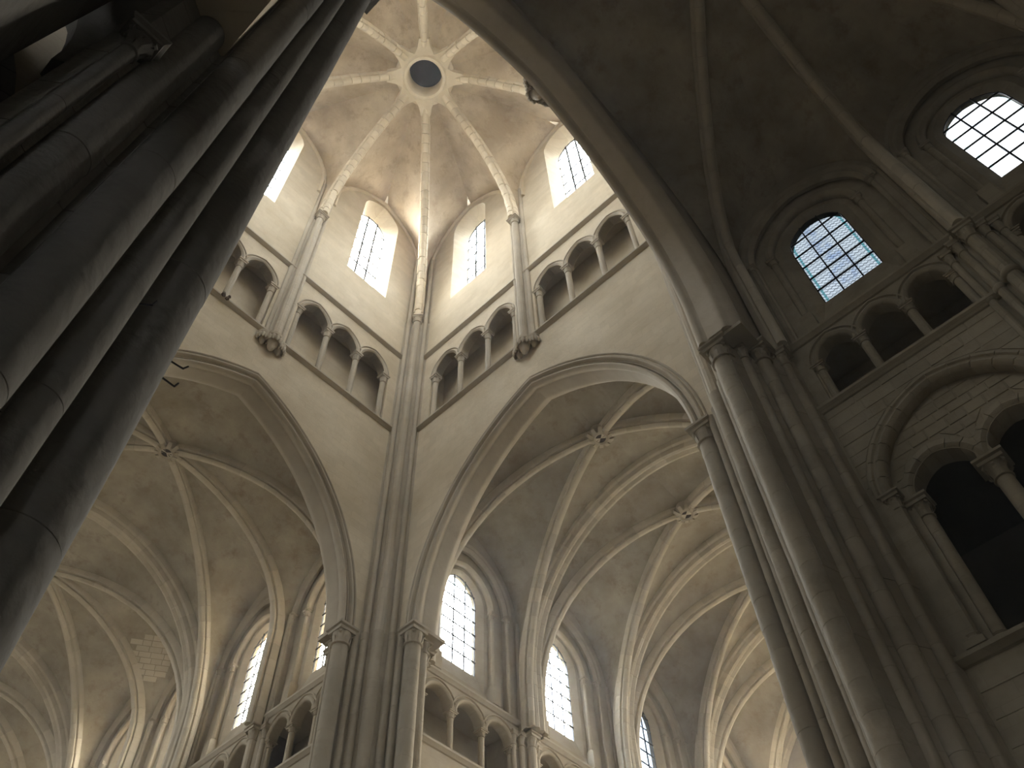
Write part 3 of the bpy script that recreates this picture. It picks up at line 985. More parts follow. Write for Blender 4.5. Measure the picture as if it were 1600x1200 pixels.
# north arm: east wall x = 12 (rz -90: u runs to -y) and west wall x = 0
def mids(b): return [(b[i]+b[i+1])/2 for i in range(len(b)-1)]
nm = mids(N_BAYS)
names_n = ['beside the far corner pier', 'second from the far corner pier', 'third from the far corner pier', 'fourth from the far corner pier', 'fifth from the far corner pier', 'at the far end of that wall']
clerestory_wall('wall_north_arm_east', 'warm lit clerestory wall of the north arm east side', 12, 12, -pi/2, -27, -0.6, [-c for c in nm], G_N, M_WALL, 1.08,
                'north arm east', wlabels=['narrow golden leaded window in the north arm '+x for x in names_n], alabels=['shaded north arm triforium arcade '+x for x in names_n], rows=8, cols=3, wa=0.78, galleries=[-c for c in nm], arcades=[-c for c in nm], backroom=True)
clerestory_wall('wall_north_arm_west', 'clerestory wall of the north arm west side', 0, 12, pi/2, 0.6, 27, nm, G_ES, M_WALL, 1.08,
                'north arm west', wlabels=['hidden west window of the north arm '+x for x in names_n], alabels=['hidden west triforium of the north arm '+x for x in names_n], rows=4, cols=2)
strings('on the east wall of the north arm', 12, 12, -pi/2, -27, -0.6, ((ZTF-0.08, 'under the triforium'), (ZTS, 'under the windows')), M_ARCH)
for i, yy in enumerate(N_BAYS[1:]):
    respond('north arm wall shaft, %s' % ('between the first and second golden windows' if i == 0 else names_n[min(i, 5)]), 11.98, 12+yy, -pi/2, M_ARCH, 'north arm wall shafts', n=3 if i % 2 == 0 else 5, z0=9)
    respond('hidden wall shaft of the north arm west side %s' % names_n[min(i, 5)], 0.02, 12+yy, pi/2, M_ARCH, 'north arm west wall shafts', n=3 if i % 2 == 0 else 5, z0=9)

# east arm: north wall y = 12 and south wall y = 0
em = mids(E_BAYS)
names_e = ['next to the far corner pier', 'second from the far corner pier', 'third from the far corner pier', 'near the bright end of the arm']
clerestory_wall('wall_east_arm_north', 'clerestory wall of the east arm north side', 12, 12, 0, 0.6, 21, em, G_E, M_WALL, 1.24,
                'east arm north', wlabels=['glaring white arched window in the east arm '+names_e[0], 'glaring white arched window in the east arm '+names_e[1], 'dim blue leaded window in the east arm '+names_e[2], 'small window in the east arm '+names_e[3]],
                alabels=['hazy triforium arcade of the east arm '+x for x in names_e], gmats=[G_E, G_E, G_E3, G_EE], rows=7, cols=3, galleries=em, arcades=em, backroom=True)
clerestory_wall('wall_east_arm_south', 'clerestory wall of the east arm south side', 12, 0, pi, -21, -0.6, [-c for c in em], G_ES, M_WALL, 1.24,
                'east arm south', wlabels=['hidden south window of the east arm '+x for x in names_e], alabels=['hidden south triforium of the east arm '+x for x in names_e], rows=4, cols=2)
strings('on the north wall of the east arm', 12, 12, 0, 0.6, 21, ((ZTF-0.08, 'under the triforium'), (ZTS, 'under the windows')), M_ARCH)
for i, yy in enumerate(E_BAYS[1:]):
    respond('east arm wall shaft, after the window %s' % names_e[i], 12+yy, 11.98, 0, M_ARCH, 'east arm wall shafts', n=5, z0=9)
    respond('hidden wall shaft of the east arm south side, %s' % names_e[i], 12+yy, 0.02, pi, M_ARCH, 'east arm south wall shafts', n=5, z0=9)

# end walls
def end_wall(name, label, side, y, x0, x1, glassmat, glabel, cents=(-3.6, 0, 3.6)):
    mb = MB(); holes = []
    for c in cents:
        H = outline(1.5, 2.0, 12.0, 20.0, 10, c)
        H2 = outline(1.2, 1.6, 12.4, 20.0, 10, c)
        holes.append(H); reveal(mb, H, 0, H2, 0.6)
    sheet(mb, [(x0, 0), (x1, 0), (x1, 27), (x0, 27)], holes, 0)
    loc = wpt(side, 0, y, 0)
    thing(name, label, 'wall', loc, SIDES[side][1], kind='structure', me=mb.mesh('wall', M_WALL, fix=False))
    for i, c in enumerate(cents):
        window(glabel+[' west light', ' middle light', ' east light'][i], 1.2, 1.6, 12.4, 20.0, 2, 4, glassmat, wpt(side, c, y+0.6, 12.4), SIDES[side][1], name+' lights')
end_wall('wall_north_end', 'end wall of the north arm with three tall windows', 'north', 26.4, -6, 6, G_NE, 'tall end window of the north arm')
end_wall('wall_east_end', 'brightly lit end wall of the east arm', 'east', 20.6, -6, 6, G_EE, 'tall end window of the east arm')
end_wall('wall_west_end', 'end wall of the west arm', 'west', 10.8, -6, 6, G_W, 'tall end window of the west arm')
end_wall('wall_south_end', 'end wall of the near arm', 'south', 10.0, -6.2, 8.2, G_W, 'tall end window of the near arm', cents=())

# west arm side walls, plain
for nm_, sy, rz_, lab in (('wall_west_arm_north', 12, 0, 'north'), ('wall_west_arm_south', 0, pi, 'south')):
    mb = MB(); sheet(mb, [(-11.5, 0), (0, 0), (0, 27), (-11.5, 27)] if rz_ == 0 else [(0, 0), (11.5, 0), (11.5, 27), (0, 27)], [], 0)
    thing(nm_, 'plain side wall of the west arm on its %s side' % lab, 'wall', (0, sy, 0), rz_, kind='structure', me=mb.mesh('wall', M_WALL, fix=False))

# near arm: east wall x = 12 in full detail
SC = mids(S_BAYS)
east_wall, WE = clerestory_wall('wall_near_arm_east', 'dark weathered ashlar wall with triforium and gallery openings', 12, 0, -pi/2, 0.6, 10.2, SC, G_S1, M_NEARWALL, 1.06,
    'near arm east', galleries=SC, arcades=SC,
    wlabels=['leaded stained glass window with blue border above the dark arcade', 'dazzling leaded window high above the second dark arcade bay'],
    alabels=['dark triforium arcade under the blue bordered stained window', 'dark triforium arcade under the dazzling leaded window'], gmats=[G_S1, G_S2], rows=6, cols=3, sill=19.3)
strings('on the dark wall beside the shadowed pier', 12, 0, -pi/2, 1.2, 10.2, ((9.45, 'at the gallery floor'), (ZTF-0.08, 'under the triforium'), (ZTS, 'under the stained windows')), M_NEARWALL)
respond('dark clustered wall shaft with ringed colonnettes between the two stained windows', 11.98, -5.42, -pi/2, M_NEARWALL, 'near arm wall shafts', n=5)
# gallery arches with voussoirs
def gallery(label, c):
    t = thing('gallery_arch', label, 'arch', WE(c, 0, 9.6), -pi/2, 'gallery openings of the near arm')
    def ring(a, h, prof, zs, x0, name, k, y=0.0, mat=M_NEARWALL):
        root = P(name, None, t, (x0, y, zs-9.6))
        rows = archband(prof, a, h, k)
        m = len(rows[0])
        st = 2
        for i in range(0, m-1, st):
            j = min(m-1, i+st)
            mb = MB()
            rr_ = []
            for row in rows:
                seg = [Vector(p) for p in row[i:j+1]]
                d0 = (seg[1]-seg[0]).normalized()*0.009; d1 = (seg[-1]-seg[-2]).normalized()*0.009
                seg[0] = seg[0]+d0; seg[-1] = seg[-1]-d1
                rr_.append(seg)
            mb.strips(rr_)
            P('voussoir', mb.mesh('voussoir', mat, 40), root)
    big = [(0.02, 0.22), (0.0, 0.06), (0.03, -0.02), (0.1, -0.06), (0.17, -0.02), (0.2, 0.03), (0.25, -0.04), (0.31, -0.03), (0.32, 0.1), (0.2, 0.22)]
    ring(1.53, 1.73, big, 12.85, 0, 'relieving_arch', 14)
    small = [(0.0, 0.4), (-0.01, 0.06), (0.03, 0.0), (0.09, -0.03), (0.15, 0.0), (0.24, 0.01), (0.25, 0.1), (0.2, 0.4)]
    for s in (-1, 1):
        ring(0.58, 0.66, small, 12.68, s*0.68, 'sub_arch', 8, y=0.2)
        colonnette(t, s*1.33, 0.36, 0.0, 3.08, 0.12, M_NEARWALL, 0.42, ch=0.42, bh=0.24, seg=14)
        colonnette(t, s*1.62, 0.1, 0.0, 3.25, 0.1, M_NEARWALL, 0.34, ch=0.38, bh=0.24, seg=12)
    colonnette(t, 0, 0.42, 0.0, 3.08, 0.14, M_NEARWALL, 0.5, ch=0.45, bh=0.24, seg=16)
gallery('twin arched gallery opening with a slim middle column beside the shadowed pier', SC[0])
gallery('twin arched gallery opening in the second bay of the dark wall', SC[1])

# gallery room and aisle behind the near wall
def room(mb, x0, x1, y0, y1, z0, z1):
    mb.add([(x0,y0,z0),(x1,y0,z0),(x1,y1,z0),(x0,y1,z0),(x0,y0,z1),(x1,y0,z1),(x1,y1,z1),(x0,y1,z1)], [(0,3,2,1),(4,5,6,7),(0,1,5,4),(1,2,6,5),(2,3,7,6)])
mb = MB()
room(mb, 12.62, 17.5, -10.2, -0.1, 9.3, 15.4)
thing('wall_gallery', 'unlit rubble gallery room behind the twin arched openings', 'wall', kind='structure', me=mb.mesh('wall', M_GALLERY_SHADE, fix=False))
tg = thing('gallery_rib', 'faint curved rib in the black gallery room', 'rib')
rib(tg, half_arc((12.9, -5.3, 11.2), (15.1, -5.3, 14.6), 12), TRANS_PROF, M_BACK, name='rib')
rib(tg, half_arc((17.3, -5.3, 11.2), (15.1, -5.3, 14.6), 12), TRANS_PROF, M_BACK, name='rib')
mb = MB()
room(mb, 12.9, 17.5, -10.2, -0.1, 0.0, 9.2)
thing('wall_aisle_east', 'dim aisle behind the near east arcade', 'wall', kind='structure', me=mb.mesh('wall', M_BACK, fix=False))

# ashlar stones of the near east wall, each block its own piece
def stones():
    rnd = random.Random(3)
    cnt = [0]
    def halfw(z, a, h, zs):
        """half width of an arch outline at height z"""
        if z <= zs: return a
        R = (a*a+h*h)/(2*a)
        q = z-zs
        if q >= sqrt(max(0, R*R-(R-a)**2)): return 0.0
        return max(0.0, sqrt(R*R-q*q)-(R-a))
    def spans(z, kind):
        out = []
        if kind == 'wall':
            x = 1.3
            for c in SC:
                w = halfw(z, 1.87, 2.1, 12.85)
                if w > 0: out.append((x, c-w)); x = c+w
                if c == SC[0]: out.append((x, 4.85)); x = 6.0
            out.append((x, 9.3))
            return out
        for c in SC[:2]:
            w = halfw(z, 1.5, 1.7, 12.85)
            if w <= 0.02: continue
            x = c-w
            for e in (-0.68, 0.68):
                g = halfw(z, 0.83, 0.93, 12.68)
                if g > 0: out.append((x, c+e-g)); x = c+e+g
            out.append((x, c+w))
        return [(p, q) for p, q in out if q > p]
    def put(x0, x1, X0, X1, z, h, y):
        """block with bottom edge x0..x1 and top edge X0..X1"""
        if cnt[0] >= 295 or min(x1-x0, X1-X0) < -0.02 or max(x1-x0, X1-X0) < 0.09: return
        x1 = max(x1, x0+0.02); X1 = max(X1, X0+0.02)
        g = 0.008; d = rnd.uniform(0.006, 0.02); e = 0.018
        m2 = MB()
        m2.add([(x0+g, y+0.02, z+g), (x1-g, y+0.02, z+g), (X1-g, y+0.02, z+h-g), (X0+g, y+0.02, z+h-g),
                (x0+e, y-d, z+e), (x1-e, y-d, z+e), (X1-e, y-d, z+h-e), (X0+e, y-d, z+h-e)],
               [(4, 5, 6, 7), (0, 1, 5, 4), (1, 2, 6, 5), (2, 3, 7, 6), (3, 0, 4, 7)])
        P('stone', m2.mesh('stone', M_NEARWALL), east_wall); cnt[0] += 1
    for kind, z0, z1, y, hh, wmin, wmax in (('tympanum', 12.72, 14.6, 0.22, 0.235, 0.3, 0.5), ('wall', 12.6, 15.46, 0.0, 0.3, 0.45, 0.8), ('wall', 9.62, 12.6, 0.0, 0.33, 0.5, 0.8)):
        z = z0
        while z < z1-0.12:
            h = min(hh*rnd.uniform(0.9, 1.1), z1-z)
            A = spans(z+0.01, kind); B = spans(z+h-0.01, kind)
            if len(A) != len(B):
                M = spans(z+h/2, kind)
                if len(M) == len(B): A = M if len(A) != len(B) else A
                else: B = M
                if len(A) != len(B): z += h; continue
            for (p, q), (p2, q2) in zip(A, B):
                W = max(q-p, q2-p2)
                k = max(1, int(round(W/rnd.uniform(wmin, wmax))))
                cuts = [0]+sorted(min(0.95, max(0.05, (i+rnd.uniform(-0.2, 0.2))/k)) for i in range(1, k))+[1]
                lo, hi = max(p, p2), min(q, q2)
                def cx(t, P_, Q_):
                    if t == 0: return P_
                    if t == 1: return Q_
                    m = min(p, p2)+(max(q, q2)-min(p, p2))*t
                    return min(max(m, P_), Q_)
                for i in range(k):
                    put(cx(cuts[i], p, q), cx(cuts[i+1], p, q), cx(cuts[i], p2, q2), cx(cuts[i+1], p2, q2), z, h, y)
            z += h
    z = 8.1
    while z < 9.2:
        h = 0.42 if z < 8.9 else 9.34-z
        u = 1.3
        while u < 4.6:
            w = rnd.uniform(0.6, 1.1)
            put(u, u+w, u, u+w, z, h, 0.0)
            u += w
        z += h
stones()

# near arm: west wall x = -0.75 with the arcade arch next to the camera
XW = -0.85
mb = MB(); holes = []
WC = [-3.0, -7.45]
for c in WC:
    g = outline(1.72, 2.2, 0.02, 7.7, 12, c); holes.append(g); reveal(mb, g, 0, g, 0.95)
    H = outline(1.0, 1.2, 18.6, 21.9, 8, c); H2 = outline(0.8, 0.95, 19.1, 21.9, 8, c); holes.append(H); reveal(mb, H, 0, H2, 0.6)
sheet(mb, [(-10.2, 0), (-0.6, 0), (-0.6, 27), (-10.2, 27)], holes, 0)
sheet(mb, [(-10.2, 0), (-0.6, 0), (-0.6, 9.9), (-10.2, 9.9)], [holes[0], holes[2]], 0.95)
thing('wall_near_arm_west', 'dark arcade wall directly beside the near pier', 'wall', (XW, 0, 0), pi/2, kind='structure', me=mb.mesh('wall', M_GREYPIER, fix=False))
for i, c in enumerate(WC):
    window('hidden window of the near west wall, %s bay' % ('first', 'second')[i], 0.8, 0.95, 19.1, 21.9, 2, 3, G_NW, (XW-0.6, c, 19.1), pi/2, 'near arm west windows')
    t = thing('arcade_arch', 'dark moulded arcade arch springing from the back of the near pier' if i == 0 else 'second dark arcade arch of the near west wall', 'arch', (XW, c, 7.7), pi/2, 'arcade arches by the near pier')
    mb = MB(); mb.strips(archband([(0.0, 0.5), (-0.12, 0.42), (-0.16, 0.3), (-0.12, 0.18), (0.0, 0.14), (0.08, 0.02), (0.16, -0.08), (0.27, -0.1), (0.36, 0.0), (0.36, 0.95), (0.0, 0.95)], 1.72, 2.2, 16))
    P('arch', mb.mesh('arch', M_GREYPIER, 40), t)

# aisle behind the near pier: low ribbed vault seen past the pier
ta = thing('ceiling', 'low shadowed aisle vault glimpsed behind the near pier', 'vault', kind='structure')
mb = MB()
for (ya, yb, AX0, AX1) in ((-4.9, -0.9, XW-0.95, XW-5.2), (0.3, 4.1, -0.75, -4.9)):
    B = Vector(((AX0+AX1)/2, (ya+yb)/2, 9.25))
    for X in (AX0, AX1):
        for Y in (ya, yb):
            D = half_arc((X, Y, 6.6), B, 14)
            ruled(mb, D, half_arc((X, Y, 6.6), ((AX0+AX1)/2, Y, 9.1), 14), 4, 0.03)
            ruled(mb, D, half_arc((X, Y, 6.6), (X, (ya+yb)/2, 9.1), 14), 4, 0.03)
            rib(ta, D, RIB_PROF, M_GREYPIER, scale=0.8)
    for Y in (ya, yb):
        for X in (AX0, AX1):
            rib(ta, half_arc((X, Y, 6.6), ((AX0+AX1)/2, Y, 9.1), 12), TRANS_PROF, M_GREYPIER, name='transverse_arch', scale=0.9)
P('vault_web', mb.mesh('vault_web', M_BACK, 60, fix=False), ta)
mb = MB(); mb.box(-6.4, -6.2, -10.2, 4.2, 0, 9.4)
thing('wall_aisle_west', 'outer wall of the low aisle behind the near pier', 'wall', kind='structure', me=mb.mesh('wall', M_BACK))

t = thing('aisle_arch', 'black arch springing behind the near pier towards the low vault', 'arch', (-2.76, -0.75, 7.6), 0)
mb = MB(); mb.strips(archband([(0.0, 0.6), (-0.14, 0.52), (-0.14, 0.38), (0.0, 0.3), (0.1, 0.06), (0.2, 0.0), (0.3, 0.04), (0.4, 0.0), (0.5, 0.04), (0.5, 0.9), (0.0, 0.9)], 2.1, 2.4, 16))
P('arch', mb.mesh('arch', M_GREYPIER, 40), t)
# ------------------------------------------------------------------ piers of the crossing
# plan in a frame whose crossing side looks to -x, -y (the far corner pier as it stands)
PLAN = [(-1.22, 0.12, 0.215, 'A'), (0.12, -1.22, 0.215, 'B'),
        (-0.90, -0.04, 0.09, ''), (-0.04, -0.90, 0.09, ''), (-0.68, -0.16, 0.11, ''), (-0.16, -0.68, 0.11, ''), (-0.46, -0.46, 0.16, ''),
        (-1.10, 0.60, 0.11, 'c'), (-0.75, 0.85, 0.16, 'c'), (-0.35, 1.15, 0.11, 'c'),
        (0.60, -1.10, 0.11, 'c'), (0.85, -0.75, 0.16, 'c'), (1.15, -0.35, 0.11, 'c')]
CORE = [(-1.36, 0.36), (-1.14, 0.16), (-0.92, 0.02), (-0.82, -0.04), (-0.66, -0.12), (-0.52, -0.38), (-0.38, -0.52), (-0.12, -0.66), (-0.04, -0.82), (0.02, -0.92), (0.16, -1.14),
        (0.36, -1.36), (0.62, -1.02), (0.78, -0.82), (1.0, -0.62), (1.2, -0.25), (1.3, 0.1), (1.3, 1.3), (0.1, 1.3), (-0.25, 1.2), (-0.62, 1.0), (-0.82, 0.78), (-1.02, 0.62)]

def drums(parent, r, h, mat, seed, dmin=0.42, dmax=0.66, seg=16, jit=0.0025):
    """stacked round stones with open joints and slightly uneven setting"""
    rnd = random.Random(seed); z = 0.0
    while z < h-0.02:
        d = rnd.uniform(dmin, dmax)
        if h-z-d < 0.3: d = h-z
        dq = round(d*8)/8 if abs(h-z-d) > 1e-6 else d
        def mk(d=dq):
            mb = MB(); mb.lathe([(r-0.005, 0.0), (r, 0.004), (r+0.002, d*0.3), (r-0.001, d*0.7), (r, d-0.004), (r-0.005, d)], seg); return mb.mesh('drum', mat, 28)
        me = cached(('drum', round(r, 3), round(dq, 3), mat.name, seg), mk)
        o = P('drum', me, parent, (rnd.uniform(-jit, jit), rnd.uniform(-jit, jit), z), rnd.uniform(0, 6))
        s = 1+rnd.uniform(-4*jit, 3*jit); o.scale = (s, s, 1)
        z += dq

def pier(label, x, y, rz, mat, detail, plan=PLAN, core=CORE, zbase=0.0, top=ZK):
    t = thing('crossing_pier', label, 'pier', (x, y, 0), rz, 'crossing piers')
    # coursed core blocks
    cz = 0.0; rnd = random.Random(int(x*7+y))
    mb = MB()
    H = 0.62
    while cz < top-0.01:
        h = min(H*rnd.uniform(0.8, 1.2), top-cz)
        if top-cz-h < 0.3: h = top-cz
        s = 1+rnd.uniform(-0.004, 0.004)
        mb.prism([(a*s, b*s) for a, b in core], cz+0.004, cz+h-0.004)
        mb.prism([(a*0.992, b*0.992) for a, b in core], cz+h-0.004, cz+h+0.004)
        cz += h
    P('core', mb.mesh('core', mat, fix=False), t)
    mb = MB()
    mb.prism([(-1.46, -0.06), (-0.85, -0.06), (-0.85, 0.85), (-1.46, 0.85)], top-0.1, top+0.004)
    P('impost', mb.mesh('impost', mat), t)
    mb = MB(); IB = min(q[1] for q in plan)-0.26
    mb.prism([(-0.06, IB), (1.02, IB), (1.02, -0.85), (-0.06, -0.85)], top-0.1, top+0.004)
    P('impost', mb.mesh('impost', mat), t)
    for i, (dx, dy, r, tag) in enumerate(plan):
        hgt = top-(0.6 if tag in ('A', 'B') else (0.5 if tag == 'c' else 0))
        if detail:
            sh = P('shaft', None, t, (dx, dy, 0))
            drums(sh, r, hgt, mat, i*13+int(x))
        else:
            sh = P('shaft', shaft_mesh(r, hgt, mat, drum=0.55, seg=14), t, (dx, dy, 0))
        if tag in ('A', 'B'):
            c = P('capital', capital_mesh(r, 0.6, 0.60, mat), sh, (0, 0, hgt), 0)
            P('annulet', annulet_mesh(r*0.9, mat), sh, (0, 0, hgt-0.02)) if False else None
        elif tag == 'c':
            P('capital', capital_mesh(r, 0.5, r*3.6, mat), sh, (0, 0, hgt))
    return t

pier('pale far corner pier rising into the corner of the lantern', 12, 12, 0, M_PIER, False)
pier('thick shadowed pier of many stacked drums beside the dark triforium wall', 12, 0, -pi/2, M_PIER, True, plan=[(0.28, -1.42, 0.215, 'B') if q[3] == 'B' else q for q in PLAN],
     core=[((q[0]+0.12, q[1]-0.18) if q in ((0.16, -1.14), (0.36, -1.36)) else q) for q in CORE])
# the near pier is set out unevenly: plan measured on its own
NEARPLAN = [(0.60, -0.22, 0.215, 'A'), (0.34, -0.47, 0.125, 'c'), (0.085, -0.60, 0.165, 'c'), (-0.27, -0.72, 0.135, 'c'), (-0.46, -0.86, 0.055, 'd'),
            (0.35, 0.45, 0.12, ''), (0.1, 0.7, 0.17, ''), (-0.35, 1.35, 0.22, 'B'), (-0.12, 0.98, 0.11, '')]
NEARCORE = [(0.78, -0.08), (0.50, -0.33), (0.46, -0.43), (0.262, -0.565), (0.19, -0.55), (-0.06, -0.69), (-0.10, -0.66), (-0.40, -0.80), (-0.52, -0.88), (-0.62, -0.80), (-0.62, 1.3), (-0.4, 1.5), (-0.1, 1.1), (0.2, 0.6), (0.5, 0.25)]
tn = thing('crossing_pier', 'huge dark clustered pier leaning across the view with iron hooks', 'pier', (0, 0, 0), 0, 'crossing piers')
mb = MB(); cz = 0.0; rnd = random.Random(5)
while cz < ZK-0.01:
    h = min(0.6*rnd.uniform(0.8, 1.2), ZK-cz)
    if ZK-cz-h < 0.3: h = ZK-cz
    if cz < 7.6 and cz+h > 7.6: h = 7.6-cz
    core = NEARCORE if cz >= 7.59 else NEARCORE
    mb.prism(core, cz+0.004, cz+h-0.004)
    mb.prism([(a*0.994-0.002, b*0.994+0.002) for a, b in core], cz+h-0.004, cz+h+0.004)
    cz += h
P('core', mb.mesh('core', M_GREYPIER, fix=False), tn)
for i, (dx, dy, r, tag) in enumerate(NEARPLAN):
    hgt = {'A': ZK-0.42, 'B': ZK-0.62, 'c': ZK-0.5, '': ZK, 'd': 7.35}[tag]
    sh = P('shaft', None, tn, (dx, dy, 0))
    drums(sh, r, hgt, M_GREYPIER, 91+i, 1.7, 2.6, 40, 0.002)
    if tag in ('A', 'B'): P('capital', capital_mesh(r, 0.42 if tag == 'A' else 0.62, 0.66, M_GREYPIER), sh, (0, 0, hgt))
    elif tag == 'c': P('capital', capital_mesh(r, 0.5, r*3.2, M_GREYPIER), sh, (0, 0, hgt))
    elif tag == 'd': P('capital', capital_mesh(r, 0.3, 0.26, M_GREYPIER), sh, (0, 0, hgt))
pier('hidden crossing pier behind the dark near pier', 0, 12, pi/2, M_PIER, False)

# shafts that rise from the piers into the lantern corners
for (x, y, rz, lab) in ((12, 12, 0, 'slender clustered shafts rising in the far corner of the lantern'), (12, 0, -pi/2, 'slender clustered shafts behind the edge of the dark crossing arch'),
                        (0, 12, pi/2, 'hidden corner shafts of the lantern, northwest'), (0, 0, pi, 'hidden corner shafts of the lantern, southwest')):
    t = thing('corner_shaft', lab, 'shaft', (x, y, ZK), rz, 'lantern corner shafts')
    mb = MB(); mb.prism([(-0.82, 0.05), (-0.60, -0.10), (-0.5, -0.36), (-0.36, -0.5), (-0.10, -0.60), (0.05, -0.82), (0.1, 0.1)], 0, 34.3-ZK)
    P('core', mb.mesh('core', M_ARCH), t)
    for dx, dy, r, zt in ((-0.44, -0.44, 0.155, 34.5), (-0.66, -0.16, 0.09, 40.3), (-0.16, -0.66, 0.09, 40.3)):
        sh = P('shaft', shaft_mesh(r, zt-ZK-(0.42 if r > 0.1 else 0), M_ARCH, drum=0.5, seg=12), t, (dx, dy, 0))
        if r > 0.1: P('capital', capital_mesh(r, 0.42, 0.48, M_ARCH), sh, (0, 0, zt-ZK-0.42), pi/4)

# corbelled shafts in the middle of each lantern wall
for s in SIDES:
    t = thing('corbelled_shaft', {'north': 'three corbelled shafts between the lantern windows, beside the most glaring one', 'east': 'three corbelled shafts on the lantern wall over the crown of the crossing arch', 'south': 'hidden corbelled shafts above the dark arch', 'west': 'hidden corbelled shafts of the west lantern wall'}[s],
              'shaft', wpt(s, 0, 0, Z1-0.25), SIDES[s][1], 'corbelled lantern shafts')
    mb = MB(); mb.prism([(-0.42, 0.05), (-0.2, -0.12), (0.2, -0.12), (0.42, 0.05)], 0.0, 36.3-Z1)
    P('core', cached('ccore', lambda: mb.mesh('core', M_ARCH)), t)
    for dx, dy, r, zt in ((0, -0.2, 0.145, 36.5), (-0.3, -0.05, 0.085, 39.8), (0.3, -0.05, 0.085, 39.8)):
        hh = zt-Z1+0.25
        sh = P('shaft', shaft_mesh(r, hh-(0.4 if r > 0.1 else 0), M_ARCH, drum=0.5, seg=12), t, (dx, dy, 0))
        if r > 0.1: P('capital', capital_mesh(r, 0.4, 0.5, M_ARCH), sh, (0, 0, hh-0.4))
    def mkc():
        mb = MB()
        for dx, dy, R in ((0, -0.2, 0.27), (-0.32, -0.08, 0.2), (0.32, -0.08, 0.2)):
            mb.lathe([(0.02, -0.78*R/0.27), (R*0.45, -0.62*R/0.27), (R*0.55, -0.45*R/0.27), (R*0.8, -0.3*R/0.27), (R*0.78, -0.16), (R*1.05, -0.1), (R*1.1, 0.0)], 10, (dx, dy))
            for i in range(7):
                a = pi+pi*i/6; 
                cx_, cy_ = dx+cos(a)*R*0.95, dy+sin(a)*R*0.95
                mb.lathe([(0.015, -0.42), (0.06, -0.34), (0.075, -0.25), (0.05, -0.17), (0.01, -0.14)], 6, (cx_, cy_))
        return mb.mesh('corbel', M_ARCH, 40)
    P('corbel', cached('corbel', mkc), t, label='leafy carved corbel')

# iron hooks on the near pier, bent rods let into the stone
def hook(label, p, d, up, L=0.17):
    mb = MB()
    P0 = Vector(p); d = Vector(d).normalized(); u = Vector(up).normalized()
    pts = [P0-d*0.05, P0+d*L, P0+d*(L+0.012)+u*0.045]
    r = 0.006
    for a, b in zip(pts[:-1], pts[1:]):
        T_ = (b-a).normalized(); N_ = T_.orthogonal().normalized(); B_ = T_.cross(N_)
        v = []
        for q in (a, b):
            for i in range(6): v.append(q+N_*r*cos(pi/3*i)+B_*r*sin(pi/3*i))
        mb.add(v, [tuple(range(6))[::-1], tuple(range(6, 12))]+[(i, (i+1) % 6, 6+(i+1) % 6, 6+i) for i in range(6)])
    thing('iron_hook', label, 'hook', me=mb.mesh('iron_hook', M_IRON, 40), group='iron hooks on the near pier')

# decks added above the vaults, out of view, to keep sky light out
for i, (x0, x1, y0, y1, z, what) in enumerate(((-1, 13, -1, 13, 45.4, 'lantern'), (-1.2, 13.2, 12.8, 40, 27.1, 'north arm'), (12.9, 34, -1.2, 13.2, 27.1, 'east arm'), (-1.6, 13.4, -10.6, -0.6, 27.1, 'near arm'), (-12, -0.7, -1.2, 13.2, 27.1, 'west arm'), (-7, -1.6, -10.6, 4.6, 10.6, 'low west aisle'))):
    mb = MB(); mb.box(x0, x1, y0, y1, z, z+0.3)
    thing('ceiling', 'added light blocking roof deck hidden above the vault of the '+what, 'roof', kind='structure', me=mb.mesh('roof', M_BACK))
mb = MB(); mb.box(-7, -1.4, 4.2, 4.5, 0, 10.6); thing('wall_aisle_north', 'added end wall shutting light out of the low west aisle', 'wall', kind='structure', me=mb.mesh('wall', M_BACK))  # unseen wall added to close the aisle against sky light
mb = MB(); mb.box(-7, -1.4, -10.6, -10.2, 0, 10.6); thing('wall_aisle_south', 'added south end wall shutting light out of the low west aisle', 'wall', kind='structure', me=mb.mesh('wall', M_BACK))  # its southern counterpart, likewise added to block leaking light
mb = MB()  # corner fillers added behind the piers where sky light leaked in
for sx, sy in ((1, 1), (1, -1), (-1, 1), (-1, -1)):
    cx_, cy_ = (12.08 if sx > 0 else -0.08), (12.08 if sy > 0 else -0.08)
    x0, x1 = sorted((cx_, cx_+sx*1.5)); y0, y1 = sorted((cy_, cy_+sy*1.5))
    mb.box(x0, x1, y0, y1, 0 if sx*sy > 0 and sx > 0 else 9.0, 45.4)
thing('wall_corner_leak_blocks', 'added solid blocks stopping light leaks behind the four corners of the lantern tower', 'wall', kind='structure', me=mb.mesh('wall', M_WALL))

hook('bent iron hook sticking out of the edge of the dark near pier', (0.807, -0.285, 5.818), (1, 0.1, 0.25), (0.2, 0, 1), 0.075)
hook('small iron hook lower on the edge of the dark near pier', (0.842, -0.283, 5.652), (1, 0.1, 0.1), (0, 0, 1), 0.04)
hook('iron hook high in the groove between two shafts of the near pier', (0.478, -0.491, 5.8), (1, -0.6, 0.3), (0, 0, 1), 0.05)

# thin haze added to stand in for lens glare around the windows
hm = bpy.data.materials.new('haze'); hm.use_nodes = True
hm.node_tree.nodes.remove(hm.node_tree.nodes['Principled BSDF'])
vs = hm.node_tree.nodes.new('ShaderNodeVolumeScatter'); vs.inputs['Density'].default_value = 0.0016; vs.inputs['Anisotropy'].default_value = 0.55
vs.inputs['Color'].default_value = (1.0, 0.97, 0.94, 1)
hm.node_tree.links.new(vs.outputs[0], hm.node_tree.nodes['Material Output'].inputs['Volume'])
mb = MB(); mb.box(-7, 33.5, -10.1, 38.5, 0.01, 45.3)
thing('haze', 'thin haze added for the glare around the windows of the church', 'haze', kind='stuff', me=mb.mesh('haze', hm))

